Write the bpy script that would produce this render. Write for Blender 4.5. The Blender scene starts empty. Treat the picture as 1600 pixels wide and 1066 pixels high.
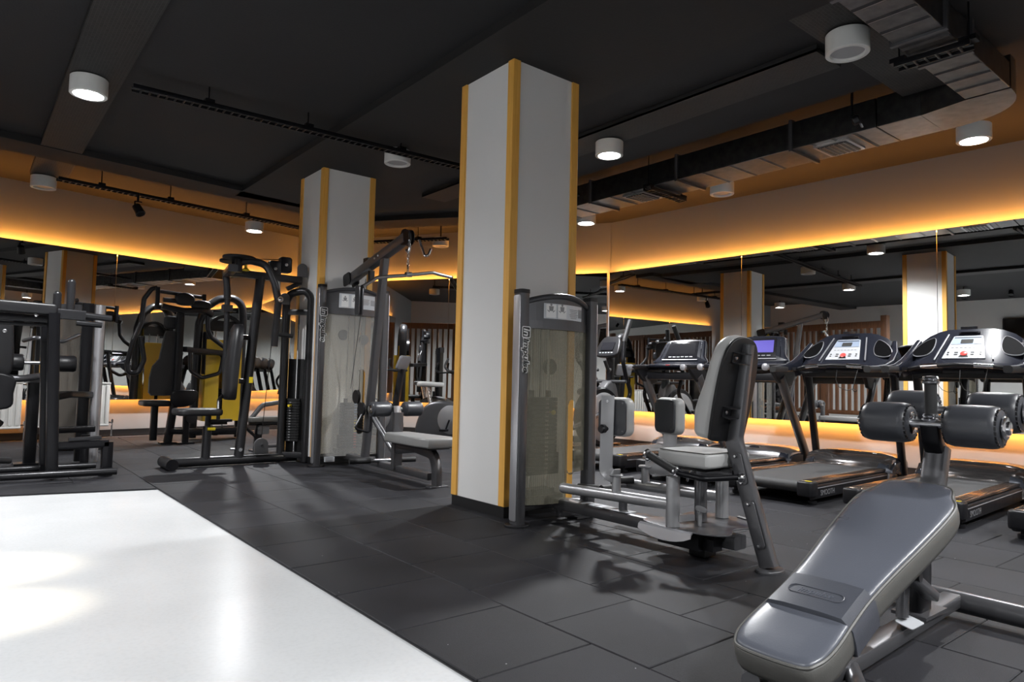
import bpy, bmesh, math, random
from math import sin, cos, pi, radians
from mathutils import Vector, Matrix, noise
random.seed(7)
SC = bpy.context.scene
COL = SC.collection

# ---------------------------------------------------------------- camera, world, exposure
cam_d = bpy.data.cameras.new('camera')
cam_d.sensor_fit = 'HORIZONTAL'
cam_d.sensor_width = 36.0
cam_d.lens = 36.0 * 1067.0 / 1600.0
cam_d.clip_start = 0.05
cam = bpy.data.objects.new('camera', cam_d)
COL.objects.link(cam)
YAW, PITCH, ROLL, CAMH = radians(38.92), radians(3.35), radians(1.32), 0.916
F0 = Vector((sin(YAW), cos(YAW), 0)); R0 = Vector((cos(YAW), -sin(YAW), 0)); Z0 = Vector((0, 0, 1))
FW = F0 * cos(PITCH) + Z0 * sin(PITCH)
U0 = -F0 * sin(PITCH) + Z0 * cos(PITCH)
RT = R0 * cos(ROLL) + U0 * sin(ROLL)
UP = -R0 * sin(ROLL) + U0 * cos(ROLL)
cm = Matrix((RT, UP, -FW)).transposed().to_4x4()
cm.translation = Vector((0, 0, CAMH))
cam.matrix_world = cm
SC.camera = cam

world = bpy.data.worlds.new('world')
SC.world = world
world.use_nodes = True
world.node_tree.nodes['Background'].inputs[0].default_value = (0.6, 0.7, 1.0, 1)
world.node_tree.nodes['Background'].inputs[1].default_value = 0.0
SC.view_settings.view_transform = 'Standard'
SC.view_settings.look = 'None'
SC.view_settings.exposure = 0.92
SC.view_settings.gamma = 1.0
SC.view_settings.use_curve_mapping = False
SC.cycles.use_denoising = True
SC.cycles.max_bounces = 10
SC.cycles.glossy_bounces = 6
SC.cycles.transparent_max_bounces = 12
SC.cycles.caustics_reflective = False
SC.cycles.caustics_refractive = False
SC.cycles.sample_clamp_indirect = 6.0
SC.cycles.use_light_tree = True
LAMP_E = 60.0      # radiance of a lit downlight disc
SPOT_W = 300.0      # watts of the beam each lit downlight throws
LED_E = 66.0       # radiance of the warm LED strips

# ---------------------------------------------------------------- materials
def new_mat(name):
    m = bpy.data.materials.new(name); m.use_nodes = True
    nt = m.node_tree
    return m, nt, nt.nodes['Principled BSDF']

def mat(name, col, metal=0.0, rough=0.5, nscale=0, namp=0.0, bump=0.0, bscale=200, rvar=0.0, coat=0.0, spec=0.5):
    """A painted, metal or vinyl surface: colour with a little mottling (namp), fine relief (bump), varied gloss (rvar)."""
    m, nt, b = new_mat(name)
    b.inputs['Base Color'].default_value = (*col, 1)
    b.inputs['Metallic'].default_value = metal
    b.inputs['Roughness'].default_value = rough
    b.inputs['Coat Weight'].default_value = coat
    b.inputs['Specular IOR Level'].default_value = spec
    N, L = nt.nodes, nt.links
    tc = N.new('ShaderNodeTexCoord')
    if namp or rvar:
        n = N.new('ShaderNodeTexNoise'); n.inputs['Scale'].default_value = nscale or 6; n.inputs['Detail'].default_value = 4
        L.new(tc.outputs['Object'], n.inputs['Vector'])
        if namp:
            r = N.new('ShaderNodeMix'); r.data_type = 'RGBA'
            r.inputs[6].default_value = (*[c * (1 - namp) for c in col], 1)
            r.inputs[7].default_value = (*[min(1, c * (1 + namp)) for c in col], 1)
            L.new(n.outputs['Fac'], r.inputs[0]); L.new(r.outputs[2], b.inputs['Base Color'])
        if rvar:
            mr = N.new('ShaderNodeMapRange')
            mr.inputs[1].default_value = .3; mr.inputs[2].default_value = .7
            mr.inputs[3].default_value = max(.02, rough - rvar); mr.inputs[4].default_value = rough + rvar
            L.new(n.outputs['Fac'], mr.inputs[0]); L.new(mr.outputs[0], b.inputs['Roughness'])
    if bump:
        n2 = N.new('ShaderNodeTexNoise'); n2.inputs['Scale'].default_value = bscale; n2.inputs['Detail'].default_value = 3
        L.new(tc.outputs['Object'], n2.inputs['Vector'])
        bp = N.new('ShaderNodeBump'); bp.inputs['Strength'].default_value = bump; bp.inputs['Distance'].default_value = .004
        L.new(n2.outputs['Fac'], bp.inputs['Height']); L.new(bp.outputs[0], b.inputs['Normal'])
    return m

def emit(name, col, e):
    m, nt, b = new_mat(name)
    b.inputs['Base Color'].default_value = (*col, 1)
    b.inputs['Emission Color'].default_value = (*col, 1)
    b.inputs['Emission Strength'].default_value = e
    return m

M = {}
M['gun'] = mat('gunmetal_paint', (.12, .12, .128), .65, .30, 9, .06)
M['silverpaint'] = mat('silver_grey_paint', (.36, .36, .372), .55, .32, 9, .05)
M['alu'] = mat('brushed_aluminium', (.60, .60, .63), .8, .34)
M['charcoal'] = mat('charcoal_machine_paint', (.030, .030, .033), .4, .28, 9, .08)
M['seatgrey'] = mat('mid_grey_vinyl', (.25, .25, .248), 0, .36, 5, .06, .10, 260, .03)
M['black'] = mat('black_powder_coat', (.0075, .0075, .0095), .25, .30, 9, .1, spec=.35)
M['blackplastic'] = mat('black_plastic', (.009, .009, .011), 0, .40, 12, .1, .04, 500, .03, spec=.35)
M['rubberblack'] = mat('black_rubber_grip', (.012, .012, .013), 0, .6, 30, .1, .25, 600)
M['chrome'] = mat('chrome', (.82, .82, .84), 1, .12, 10, 0, 0, 0, .04)
M['steel'] = mat('satin_steel', (.5, .5, .52), 1, .28, 15, .05)
M['greyvinyl'] = mat('light_grey_vinyl', (.44, .44, .435), 0, .36, 5, .06, .10, 260, .03)
M['darkvinyl'] = mat('charcoal_vinyl', (.042, .044, .051), 0, .36, 5, .10, .12, 260, .03)
M['slatevinyl'] = mat('slate_vinyl', (.088, .095, .116), 0, .30, 4, .12, .10, 240, .03)
M['sleevevinyl'] = mat('dark_slate_vinyl_sleeve', (.058, .062, .076), 0, .32, 4, .12, .10, 240, .02)
M['matteblack'] = mat('recess_shade_black', (.0025, .0025, .003), 0, .6, spec=.05)  # black standing in for the shade inside the cup holders
M['sidevinyl'] = mat('taupe_grey_vinyl', (.098, .096, .089), 0, .45, 5, .08, .12, 260, .03)
M['padblack'] = mat('black_vinyl', (.012, .012, .014), 0, .40, 5, .10, .10, 260, .03)
M['blackshell'] = mat('black_seat_shell', (.008, .008, .009), 0, .42, 9, .1, .05, 500, spec=.35)
M['yellowpanel'] = mat('yellow_shroud', (.86, .56, .025), 0, .38, 3, .05, .03, 400, .04, coat=.2)
M['yellowknob'] = mat('yellow_plastic', (.80, .62, .02), 0, .4)
M['white'] = mat('white_paint', (.78, .78, .76), 0, .5, 5, .03)
M['radiator'] = mat('radiator_enamel', (.80, .79, .76), 0, .3, 6, .02)
M['column'] = mat('grey_column_paint', (.77, .765, .76), 0, .7, 1.2, .03, .04, 120)
M['wall'] = mat('grey_wall_paint', (.235, .24, .25), 0, .8, .8, .04, .05, 90)
M['walllow'] = mat('lit_lower_wall_paint', (.43, .42, .415), 0, .6, 1.2, .04, .04, 90)  # lower wall: stronger lamp light put into a paler wall colour
M['wallwhite'] = mat('off_white_wall_paint', (.46, .46, .455), 0, .8, .8, .03, .05, 90)
M['ceil'] = mat('black_ceiling_paint', (.0075, .0075, .0092), 0, .8, 1.5, .2, .3, 60)
M['beam'] = mat('dark_beam_paint', (.0095, .009, .0095), 0, .8, 2, .2, .3, 70)
M['baseboard'] = mat('black_skirting', (.010, .010, .011), 0, .45)
M['navy'] = mat('navy_black_gloss', (.014, .0155, .0225), 0, .25, 8, .06, spec=.3)
M['navyside'] = mat('dark_blue_grey_trim', (.045, .050, .064), .4, .28, 8, .06, 0, 0, .05)
M['hood'] = mat('glossy_hood_paint', (.30, .28, .28), .9, .14, 6, .04)
M['panelwhite'] = mat('silver_white_overlay', (.50, .515, .54), .1, .35)
M['panelblue'] = mat('pale_blue_overlay', (.30, .36, .47), .1, .35)
M['greytrim'] = mat('grey_trim', (.30, .30, .32), .4, .35, 8, .05)
M['lcd'] = mat('dark_lcd', (.015, .015, .018), 0, .12)
M['lcdgrey'] = mat('grey_lcd', (.06, .06, .058), 0, .2)
M['lcdblue'] = emit('violet_screen', (.045, .03, .28), .26)
M['red'] = mat('red_button', (.75, .07, .06), 0, .35)
M['belt'] = mat('treadmill_belt', (.030, .030, .031), 0, .62, 30, .12, .3, 900)
M['rail'] = mat('bronze_side_rail', (.66, .52, .43), .95, .15)
M['plate'] = mat('black_weight_plate', (.014, .014, .015), .3, .5, 10, .1)
M['plategrey'] = mat('grey_weight_plate', (.10, .10, .105), .3, .5, 10, .1)
M['lampbody'] = mat('white_lamp_housing', (.72, .72, .70), 0, .5, 5, .02)
M['lampoff'] = mat('frosted_lamp_lens', (.34, .34, .35), 0, .35)
M['lampon'] = emit('lit_lamp_lens', (1, .97, .95), LAMP_E)
M['led'] = emit('warm_led_strip', (1.0, .37, .055), LED_E)
M['ledlow'] = emit('warm_led_strip_low', (1.0, .37, .055), LED_E * .55)
M['ledleft'] = emit('warm_led_strip_left_low', (1.0, .37, .055), LED_E * .26)
M['cable'] = mat('black_cable', (.008, .008, .008), 0, .5)
M['decalwhite'] = mat('white_decal', (.75, .75, .75), 0, .4)
M['decalblack'] = mat('black_decal', (.01, .01, .01), 0, .4)
M['decalgrey'] = mat('grey_decal', (.22, .22, .23), 0, .4)
M['decalred'] = mat('red_decal', (.6, .05, .05), 0, .4)
M['decalblue'] = mat('blue_decal', (.12, .25, .55), 0, .4)
M['placard'] = mat('pale_placard', (.55, .57, .60), 0, .4, 30, .05)
M['tv'] = mat('dark_screen_glass', (.008, .007, .006), 0, .08)

def mirror_mat():
    m, nt, b = new_mat('mirror_glass')
    b.inputs['Base Color'].default_value = (.80, .81, .80, 1)
    b.inputs['Metallic'].default_value = 1; b.inputs['Roughness'].default_value = 0.0
    return m
M['mirror'] = mirror_mat()

def frosted(name, tint, alpha, rough=.35):
    """Smoked polycarbonate: partly see-through, with a soft sheen."""
    m, nt, b = new_mat(name)
    N, L = nt.nodes, nt.links
    b.inputs['Base Color'].default_value = (*tint, 1); b.inputs['Roughness'].default_value = rough
    tr = N.new('ShaderNodeBsdfTransparent'); tr.inputs[0].default_value = (.86, .84, .78, 1)
    mx = N.new('ShaderNodeMixShader'); mx.inputs[0].default_value = alpha
    out = N['Material Output']
    L.new(tr.outputs[0], mx.inputs[1]); L.new(b.outputs[0], mx.inputs[2]); L.new(mx.outputs[0], out.inputs[0])
    return m
M['frost'] = frosted('smoked_shroud', (.30, .29, .23), .38)
M['frostgrey'] = frosted('grey_frosted_shroud', (.46, .46, .46), .30)
M['frostdark'] = frosted('brown_smoked_shroud', (.14, .125, .11), .72)

def rubber_mat_():
    m, nt, b = new_mat('rubber_tile_surface')
    N, L = nt.nodes, nt.links
    tc = N.new('ShaderNodeTexCoord'); gi = N.new('ShaderNodeObjectInfo')
    n = N.new('ShaderNodeTexNoise'); n.inputs['Scale'].default_value = 420; n.inputs['Detail'].default_value = 2
    n3 = N.new('ShaderNodeTexNoise'); n3.inputs['Scale'].default_value = 2.2; n3.inputs['Detail'].default_value = 4
    geo = N.new('ShaderNodeNewGeometry')
    L.new(geo.outputs['Position'], n.inputs['Vector']); L.new(geo.outputs['Position'], n3.inputs['Vector'])
    cr = N.new('ShaderNodeValToRGB')
    cr.color_ramp.elements[0].position = .34; cr.color_ramp.elements[0].color = (.003, .003, .004, 1)
    cr.color_ramp.elements[1].position = .72; cr.color_ramp.elements[1].color = (.030, .030, .0365, 1)
    L.new(n.outputs['Fac'], cr.inputs[0])
    mx = N.new('ShaderNodeMix'); mx.data_type = 'RGBA'; mx.blend_type = 'MULTIPLY'; mx.inputs[0].default_value = 1
    mr = N.new('ShaderNodeMapRange'); mr.inputs[1].default_value = .3; mr.inputs[2].default_value = .7
    mr.inputs[3].default_value = .75; mr.inputs[4].default_value = 1.3
    L.new(n3.outputs['Fac'], mr.inputs[0])
    cmb = N.new('ShaderNodeCombineColor')
    for k in range(3): L.new(mr.outputs[0], cmb.inputs[k])
    L.new(cr.outputs[0], mx.inputs[6]); L.new(cmb.outputs[0], mx.inputs[7])
    mx2 = N.new('ShaderNodeMix'); mx2.data_type = 'RGBA'; mx2.blend_type = 'MULTIPLY'; mx2.inputs[0].default_value = 1
    mr2 = N.new('ShaderNodeMapRange'); mr2.inputs[3].default_value = .82; mr2.inputs[4].default_value = 1.15
    L.new(gi.outputs['Random'], mr2.inputs[0])
    cmb2 = N.new('ShaderNodeCombineColor')
    for k in range(3): L.new(mr2.outputs[0], cmb2.inputs[k])
    L.new(mx.outputs[2], mx2.inputs[6]); L.new(cmb2.outputs[0], mx2.inputs[7])
    # scattered pale rubber crumbs
    vo = N.new('ShaderNodeTexVoronoi'); vo.inputs['Scale'].default_value = 16
    L.new(geo.outputs['Position'], vo.inputs['Vector'])
    lt = N.new('ShaderNodeMath'); lt.operation = 'LESS_THAN'; lt.inputs[1].default_value = .045
    L.new(vo.outputs['Distance'], lt.inputs[0])
    sp = N.new('ShaderNodeSeparateColor'); L.new(vo.outputs['Color'], sp.inputs[0])
    gt = N.new('ShaderNodeMath'); gt.operation = 'GREATER_THAN'; gt.inputs[1].default_value = .86
    L.new(sp.outputs[0], gt.inputs[0])
    mu = N.new('ShaderNodeMath'); mu.operation = 'MULTIPLY'; L.new(lt.outputs[0], mu.inputs[0]); L.new(gt.outputs[0], mu.inputs[1])
    mx3 = N.new('ShaderNodeMix'); mx3.data_type = 'RGBA'; mx3.inputs[7].default_value = (.45, .45, .45, 1)
    L.new(mu.outputs[0], mx3.inputs[0]); L.new(mx2.outputs[2], mx3.inputs[6])
    L.new(mx3.outputs[2], b.inputs['Base Color'])
    b.inputs['Roughness'].default_value = .6
    b.inputs['Specular IOR Level'].default_value = .28
    bp = N.new('ShaderNodeBump'); bp.inputs['Strength'].default_value = .5; bp.inputs['Distance'].default_value = .003
    L.new(n.outputs['Fac'], bp.inputs['Height']); L.new(bp.outputs[0], b.inputs['Normal'])
    return m
M['rubber'] = rubber_mat_()

def epoxy_mat():
    m, nt, b = new_mat('white_speckled_floor')
    N, L = nt.nodes, nt.links
    geo = N.new('ShaderNodeNewGeometry')
    n = N.new('ShaderNodeTexNoise'); n.inputs['Scale'].default_value = 60; n.inputs['Detail'].default_value = 6
    n2 = N.new('ShaderNodeTexNoise'); n2.inputs['Scale'].default_value = 1.6; n2.inputs['Detail'].default_value = 3
    L.new(geo.outputs['Position'], n.inputs['Vector']); L.new(geo.outputs['Position'], n2.inputs['Vector'])
    cr = N.new('ShaderNodeValToRGB')
    cr.color_ramp.elements[0].position = .28; cr.color_ramp.elements[0].color = (.61, .62, .63, 1)
    cr.color_ramp.elements[1].position = .55; cr.color_ramp.elements[1].color = (.645, .655, .665, 1)
    L.new(n.outputs['Fac'], cr.inputs[0])
    mx = N.new('ShaderNodeMix'); mx.data_type = 'RGBA'; mx.blend_type = 'MULTIPLY'; mx.inputs[0].default_value = 1
    mr = N.new('ShaderNodeMapRange'); mr.inputs[1].default_value = .3; mr.inputs[2].default_value = .7; mr.inputs[3].default_value = .93; mr.inputs[4].default_value = 1.03
    L.new(n2.outputs['Fac'], mr.inputs[0])
    cmb = N.new('ShaderNodeCombineColor')
    for k in range(3): L.new(mr.outputs[0], cmb.inputs[k])
    L.new(cr.outputs[0], mx.inputs[6]); L.new(cmb.outputs[0], mx.inputs[7]); L.new(mx.outputs[2], b.inputs['Base Color'])
    b.inputs['Roughness'].default_value = .27
    b.inputs['Specular IOR Level'].default_value = .35
    return m
M['epoxy'] = epoxy_mat()

def wood(name, c1, c2, scale=(1, 14, 14), rough=.5):
    m, nt, b = new_mat(name)
    N, L = nt.nodes, nt.links
    tc = N.new('ShaderNodeTexCoord'); mp = N.new('ShaderNodeMapping'); mp.inputs['Scale'].default_value = scale
    n = N.new('ShaderNodeTexNoise'); n.inputs['Scale'].default_value = 3; n.inputs['Detail'].default_value = 5; n.inputs['Distortion'].default_value = .6
    L.new(tc.outputs['Object'], mp.inputs[0]); L.new(mp.outputs[0], n.inputs['Vector'])
    cr = N.new('ShaderNodeValToRGB')
    cr.color_ramp.elements[0].position = .3; cr.color_ramp.elements[0].color = (*c1, 1)
    cr.color_ramp.elements[1].position = .7; cr.color_ramp.elements[1].color = (*c2, 1)
    L.new(n.outputs['Fac'], cr.inputs[0]); L.new(cr.outputs[0], b.inputs['Base Color'])
    b.inputs['Roughness'].default_value = rough
    return m
M['trimwood'] = wood('golden_wood_trim', (.80, .41, .075), (.90, .49, .11), (20, 20, 1.2))
M['slatwood'] = wood('brown_stained_wood', (.13, .055, .025), (.22, .10, .05), (18, 18, 1.2))

def duct_mat():
    m, nt, b = new_mat('galvanised_duct')
    N, L = nt.nodes, nt.links
    geo = N.new('ShaderNodeNewGeometry')
    n = N.new('ShaderNodeTexNoise'); n.inputs['Scale'].default_value = 14; n.inputs['Detail'].default_value = 5
    L.new(geo.outputs['Position'], n.inputs['Vector'])
    cr = N.new('ShaderNodeValToRGB')
    cr.color_ramp.elements[0].position = .3; cr.color_ramp.elements[0].color = (.10, .10, .105, 1)
    cr.color_ramp.elements[1].position = .7; cr.color_ramp.elements[1].color = (.16, .16, .16, 1)
    L.new(n.outputs['Fac'], cr.inputs[0]); L.new(cr.outputs[0], b.inputs['Base Color'])
    b.inputs['Metallic'].default_value = 1.0; b.inputs['Roughness'].default_value = .32
    bp = N.new('ShaderNodeBump'); bp.inputs['Strength'].default_value = .15; bp.inputs['Distance'].default_value = .02
    n2 = N.new('ShaderNodeTexNoise'); n2.inputs['Scale'].default_value = 3; L.new(geo.outputs['Position'], n2.inputs['Vector'])
    L.new(n2.outputs['Fac'], bp.inputs['Height']); L.new(bp.outputs[0], b.inputs['Normal'])
    return m
M['duct'] = duct_mat()

def tray_mat():
    """Dark perforated sheet: rows of small punched slots."""
    m, nt, b = new_mat('perforated_tray_sheet')
    N, L = nt.nodes, nt.links
    tc = N.new('ShaderNodeTexCoord')
    br = N.new('ShaderNodeTexBrick'); br.inputs['Scale'].default_value = 24
    br.inputs['Mortar Size'].default_value = .032; br.inputs['Brick Width'].default_value = .9; br.inputs['Row Height'].default_value = .5
    br.inputs['Color1'].default_value = (.012, .012, .013, 1); br.inputs['Color2'].default_value = (.020, .020, .02, 1)
    br.inputs['Mortar'].default_value = (.040, .038, .037, 1)
    L.new(tc.outputs['Object'], br.inputs['Vector']); L.new(br.outputs['Color'], b.inputs['Base Color'])
    b.inputs['Roughness'].default_value = .6; b.inputs['Metallic'].default_value = .2
    return m
M['tray'] = tray_mat()

# ---------------------------------------------------------------- mesh builder
def fillet(pts, rad, seg=5):
    """Round the inner corners of a polyline."""
    pts = [Vector(p) for p in pts]
    if rad <= 0 or len(pts) < 3: return pts
    out = [pts[0]]
    for i in range(1, len(pts) - 1):
        a, b, c = pts[i - 1], pts[i], pts[i + 1]
        u, v = (a - b), (c - b)
        lu, lv = u.length, v.length
        u.normalize(); v.normalize()
        ang = u.angle(v)
        if ang > pi - .05: out.append(b); continue
        d = min(rad / math.tan(ang / 2), lu * .48, lv * .48)
        p, q = b + u * d, b + v * d
        for k in range(seg + 1):
            t = k / seg
            out.append(p * (1 - t) ** 2 + b * 2 * t * (1 - t) + q * t * t)
    out.append(pts[-1])
    return out

def rrect(w, h, r, seg=4, cx=0, cy=0):
    """Rounded rectangle outline, counter-clockwise."""
    r = min(r, w / 2 - 1e-4, h / 2 - 1e-4)
    o = []
    for (sx, sy, a0) in ((1, -1, -90), (1, 1, 0), (-1, 1, 90), (-1, -1, 180)):
        for k in range(seg + 1):
            a = radians(a0 + 90 * k / seg)
            o.append((cx + sx * (w / 2 - r) + r * cos(a), cy + sy * (h / 2 - r) + r * sin(a)))
    return o

def spline(pts, n=6):
    """Closed Catmull-Rom outline through 2-D points."""
    o = []; m = len(pts)
    for i in range(m):
        p0, p1, p2, p3 = (Vector(pts[(i + k - 1) % m]) for k in range(4))
        for k in range(n):
            t = k / n
            q = .5 * ((2 * p1) + (p2 - p0) * t + (2 * p0 - 5 * p1 + 4 * p2 - p3) * t * t + (3 * p1 - p0 - 3 * p2 + p3) * t ** 3)
            o.append((q.x, q.y))
    return o

class B:
    """Collects shapes; put() turns them into one mesh object."""
    def __init__(s): s.v = []; s.f = []
    def add(s, vs, fs):
        n = len(s.v); s.v += [tuple(v) for v in vs]; s.f += [tuple(i + n for i in f) for f in fs]
        return s
    def box(s, c, d, R=None):
        hx, hy, hz = d[0] / 2, d[1] / 2, d[2] / 2
        c = Vector(c); vs = []
        for x, y, z in ((-1, -1, -1), (1, -1, -1), (1, 1, -1), (-1, 1, -1), (-1, -1, 1), (1, -1, 1), (1, 1, 1), (-1, 1, 1)):
            p = Vector((x * hx, y * hy, z * hz))
            if R: p = R @ p
            vs.append(c + p)
        return s.add(vs, [(0, 3, 2, 1), (4, 5, 6, 7), (0, 1, 5, 4), (1, 2, 6, 5), (2, 3, 7, 6), (3, 0, 4, 7)])
    def sweep(s, prof, pts, up=(0, 0, 1), cap=True, scales=None):
        pts = [Vector(p) for p in pts]; n = len(prof); rings = []
        t = (pts[1] - pts[0]).normalized(); up = Vector(up)
        if abs(t.dot(up)) > .97: up = Vector((0, 1, 0)) if abs(t.y) < .9 else Vector((1, 0, 0))
        side = t.cross(up).normalized(); upv = side.cross(t).normalized()
        for i, p in enumerate(pts):
            t0 = (pts[i] - pts[i - 1]).normalized() if i else (pts[1] - pts[0]).normalized()
            t1 = (pts[i + 1] - pts[i]).normalized() if i < len(pts) - 1 else t0
            tt = (t0 + t1).normalized()
            side = tt.cross(upv).normalized(); upv = side.cross(tt).normalized()
            k = 1 / max(.5, cos(t0.angle(t1) / 2)) if i and i < len(pts) - 1 else 1
            axis = t0.cross(t1)
            sc = scales[i] if scales else 1
            ring = []
            for (a, b) in prof:
                q = side * a * sc + upv * b * sc
                if axis.length > 1e-6:
                    bis = (t1 - t0).normalized()
                    q += bis * q.dot(bis) * (k - 1)
                ring.append(p + q)
            rings.append(ring)
        return s.loft(rings, cap)
    def loft(s, rings, cap=True, closed=True):
        n = len(rings[0]); vs = [v for r in rings for v in r]; fs = []
        for i in range(len(rings) - 1):
            for j in range(n if closed else n - 1):
                a, b = i * n + j, i * n + (j + 1) % n
                fs.append((a, b, b + n, a + n))
        if cap:
            fs.append(tuple(range(n - 1, -1, -1))); fs.append(tuple(range((len(rings) - 1) * n, len(rings) * n)))
        return s.add(vs, fs)
    def tube(s, pts, r, n=14, bend=0.0, cap=True, oval=1.0, up=(0, 0, 1)):
        return s.sweep([(r * cos(2 * pi * k / n), r * oval * sin(2 * pi * k / n)) for k in range(n)], fillet(pts, bend), up, cap)
    def bar(s, pts, w, h, up=(0, 0, 1), bend=0.0, ch=None):
        return s.sweep(rrect(w, h, ch if ch is not None else min(w, h) * .16, 2), fillet(pts, bend), up)
    def lathe(s, prof, o=(0, 0, 0), axis=(0, 0, 1), n=24):
        """prof: list of (radius, distance along axis)."""
        ax = Vector(axis).normalized(); q = ax.to_track_quat('Z', 'Y').to_matrix(); o = Vector(o)
        rings = [[o + q @ Vector((max(r, 1e-5) * cos(2 * pi * k / n), max(r, 1e-5) * sin(2 * pi * k / n), z)) for k in range(n)] for r, z in prof]
        return s.loft(rings, True)
    def cyl(s, a, b, r, n=20, ch=0.0):
        a, b = Vector(a), Vector(b); L = (b - a).length
        pr = [(r, 0), (r, L)] if not ch else [(r - ch, 0), (r, ch), (r, L - ch), (r - ch, L)]
        return s.lathe(pr, a, b - a, n)
    def ball(s, c, r, n=14, m=8, sz=1.0):
        return s.lathe([(r * sin(pi * k / m), -r * sz * cos(pi * k / m)) for k in range(m + 1)], c, (0, 0, 1), n)
    def prism(s, out, th, Mx=None, e=0.0, seg=3, both=True):
        """Extrude a 2-D outline (u,v) by th along w with rounded rims; Mx places (u,v,w)."""
        Mx = Mx or Matrix.Identity(4)
        n = len(out); P = [Vector(p) for p in out]
        area = sum(P[i].x * P[(i + 1) % n].y - P[(i + 1) % n].x * P[i].y for i in range(n))
        if area < 0: P.reverse()
        N = []
        for i in range(n):
            a = (P[i] - P[i - 1]); b = (P[(i + 1) % n] - P[i])
            na = Vector((a.y, -a.x)); nb = Vector((b.y, -b.x))
            if na.length > 1e-9: na.normalize()
            if nb.length > 1e-9: nb.normalize()
            m_ = na + nb
            m_ = m_.normalized() / max(.5, math.sqrt(max(.05, (1 + na.dot(nb)) / 2))) if m_.length > 1e-6 else na
            N.append(m_)
        lev = []
        if e > 0:
            if both: lev += [(e * (1 - sin(k / seg * pi / 2)), e * (1 - cos(k / seg * pi / 2))) for k in range(seg + 1)]
            else: lev += [(0, 0)]
            lev += [(e * (1 - cos(k / seg * pi / 2)), th - e * (1 - sin(k / seg * pi / 2))) for k in range(seg + 1)]
        else:
            lev = [(0, 0), (0, th)]
        rings = [[Mx @ Vector((P[i].x - N[i].x * ins, P[i].y - N[i].y * ins, w)) for i in range(n)] for ins, w in lev]
        return s.loft(rings, True)

ORG = {}
SPLIT = {'handle_fitting', 'grip_collar', 'bar_grip', 'weight_horn', 'bolt', 'screw', 'end_cap', 'bar_end_cap', 'cable', 'pulley_guard', 'boom_bracket', 'cable_guard', 'foot_peg', 'foot_brace', 'pulley_cover', 'foot_plate', 'foot_bar', 'counter_tube', 'arm_stop', 'link_cover', 'front_foot', 'hook', 'rating_plate', 'pad_bracket', 'back_bracket', 'peg_bar', 'pulley_mount', 'pedal_link', 'base_frame', 'cross_member', 'foot_stem', 'crank', 'pad_rail', 'lower_tube', 'handle_tube', 'levelling_foot', 'front_leg', 'press_handle', 'side_shroud', 'roller_axle', 'chrome_cap', 'valve_pipe', 'frame_rail', 'pivot_housing', 'adjuster_link', 'side_rail', 'adjuster_block', 'stop_peg', 'left_arm_handle', 'roller_bracket', 'stack_base', 'edge_strip'}
def islands(b):
    par = list(range(len(b.v)))
    def find(i):
        while par[i] != i: par[i] = par[par[i]]; i = par[i]
        return i
    for f in b.f:
        r = find(f[0])
        for i in f[1:]: par[find(i)] = r
    gr = {}
    for i in range(len(b.v)): gr.setdefault(find(i), []).append(i)
    out = []
    for ids in gr.values():
        mp = {i: k for k, i in enumerate(ids)}; c = B(); c.v = [b.v[i] for i in ids]
        c.f = [tuple(mp[i] for i in f) for f in b.f if f[0] in mp]
        out.append(c)
    return out
def put(name, b, m, parent=None, loc=None, sharp=35, bevel=0.0, label=None, kind=None, local=False):
    """One mesh object. Vertices are given in the frame the thing is built in; ORG keeps where that frame's thing stands."""
    if name in SPLIT and kind is None and parent is not None:
        isl = islands(b)
        if 1 < len(isl) <= 24:
            return [put(name, c, m, parent, loc, sharp, bevel, label, 'piece', local) for c in isl][0]
    if kind == 'piece': kind = None
    me = bpy.data.meshes.new(name)
    off = Vector((0, 0, 0))
    if parent is not None: off = ORG.get(parent.name, Vector((0, 0, 0)))
    elif loc is not None and not local: off = Vector(loc)
    vs = [Vector(v) - off for v in b.v]
    me.from_pydata([tuple(v) for v in vs], [], b.f)
    me.validate()
    bm = bmesh.new(); bm.from_mesh(me)
    bmesh.ops.recalc_face_normals(bm, faces=bm.faces)
    bm.to_mesh(me); bm.free()
    me.shade_smooth(); me.set_sharp_from_angle(angle=radians(sharp))
    me.materials.append(m)
    o = bpy.data.objects.new(name, me); COL.objects.link(o)
    if parent is not None:
        o.parent = parent; ORG[o.name] = off
    elif loc is not None:
        o.location = loc; ORG[o.name] = off
    if bevel:
        md = o.modifiers.new('bevel', 'BEVEL'); md.width = bevel; md.segments = 2; md.limit_method = 'ANGLE'; md.angle_limit = radians(40)
    if label: o['label'] = label
    if kind: o['kind'] = kind
    return o

def thing(name, label, cat, loc=(0, 0, 0), rz=0.0, group=None, local=False):
    o = bpy.data.objects.new(name, None); COL.objects.link(o)
    o.empty_display_size = .1
    o.location = loc; o.rotation_euler = (0, 0, rz)
    o['label'] = label; o['category'] = cat
    if group: o['group'] = group
    ORG[o.name] = Vector((0, 0, 0)) if local else Vector(loc)
    return o

def tag(o, label, cat, group=None):
    o['label'] = label; o['category'] = cat
    if group: o['group'] = group
    return o

def copy_tree(o, parent=None):
    c = o.copy(); COL.objects.link(c)
    if parent is not None: c.parent = parent
    for ch in list(o.children): copy_tree(ch, c)
    return c

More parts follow.
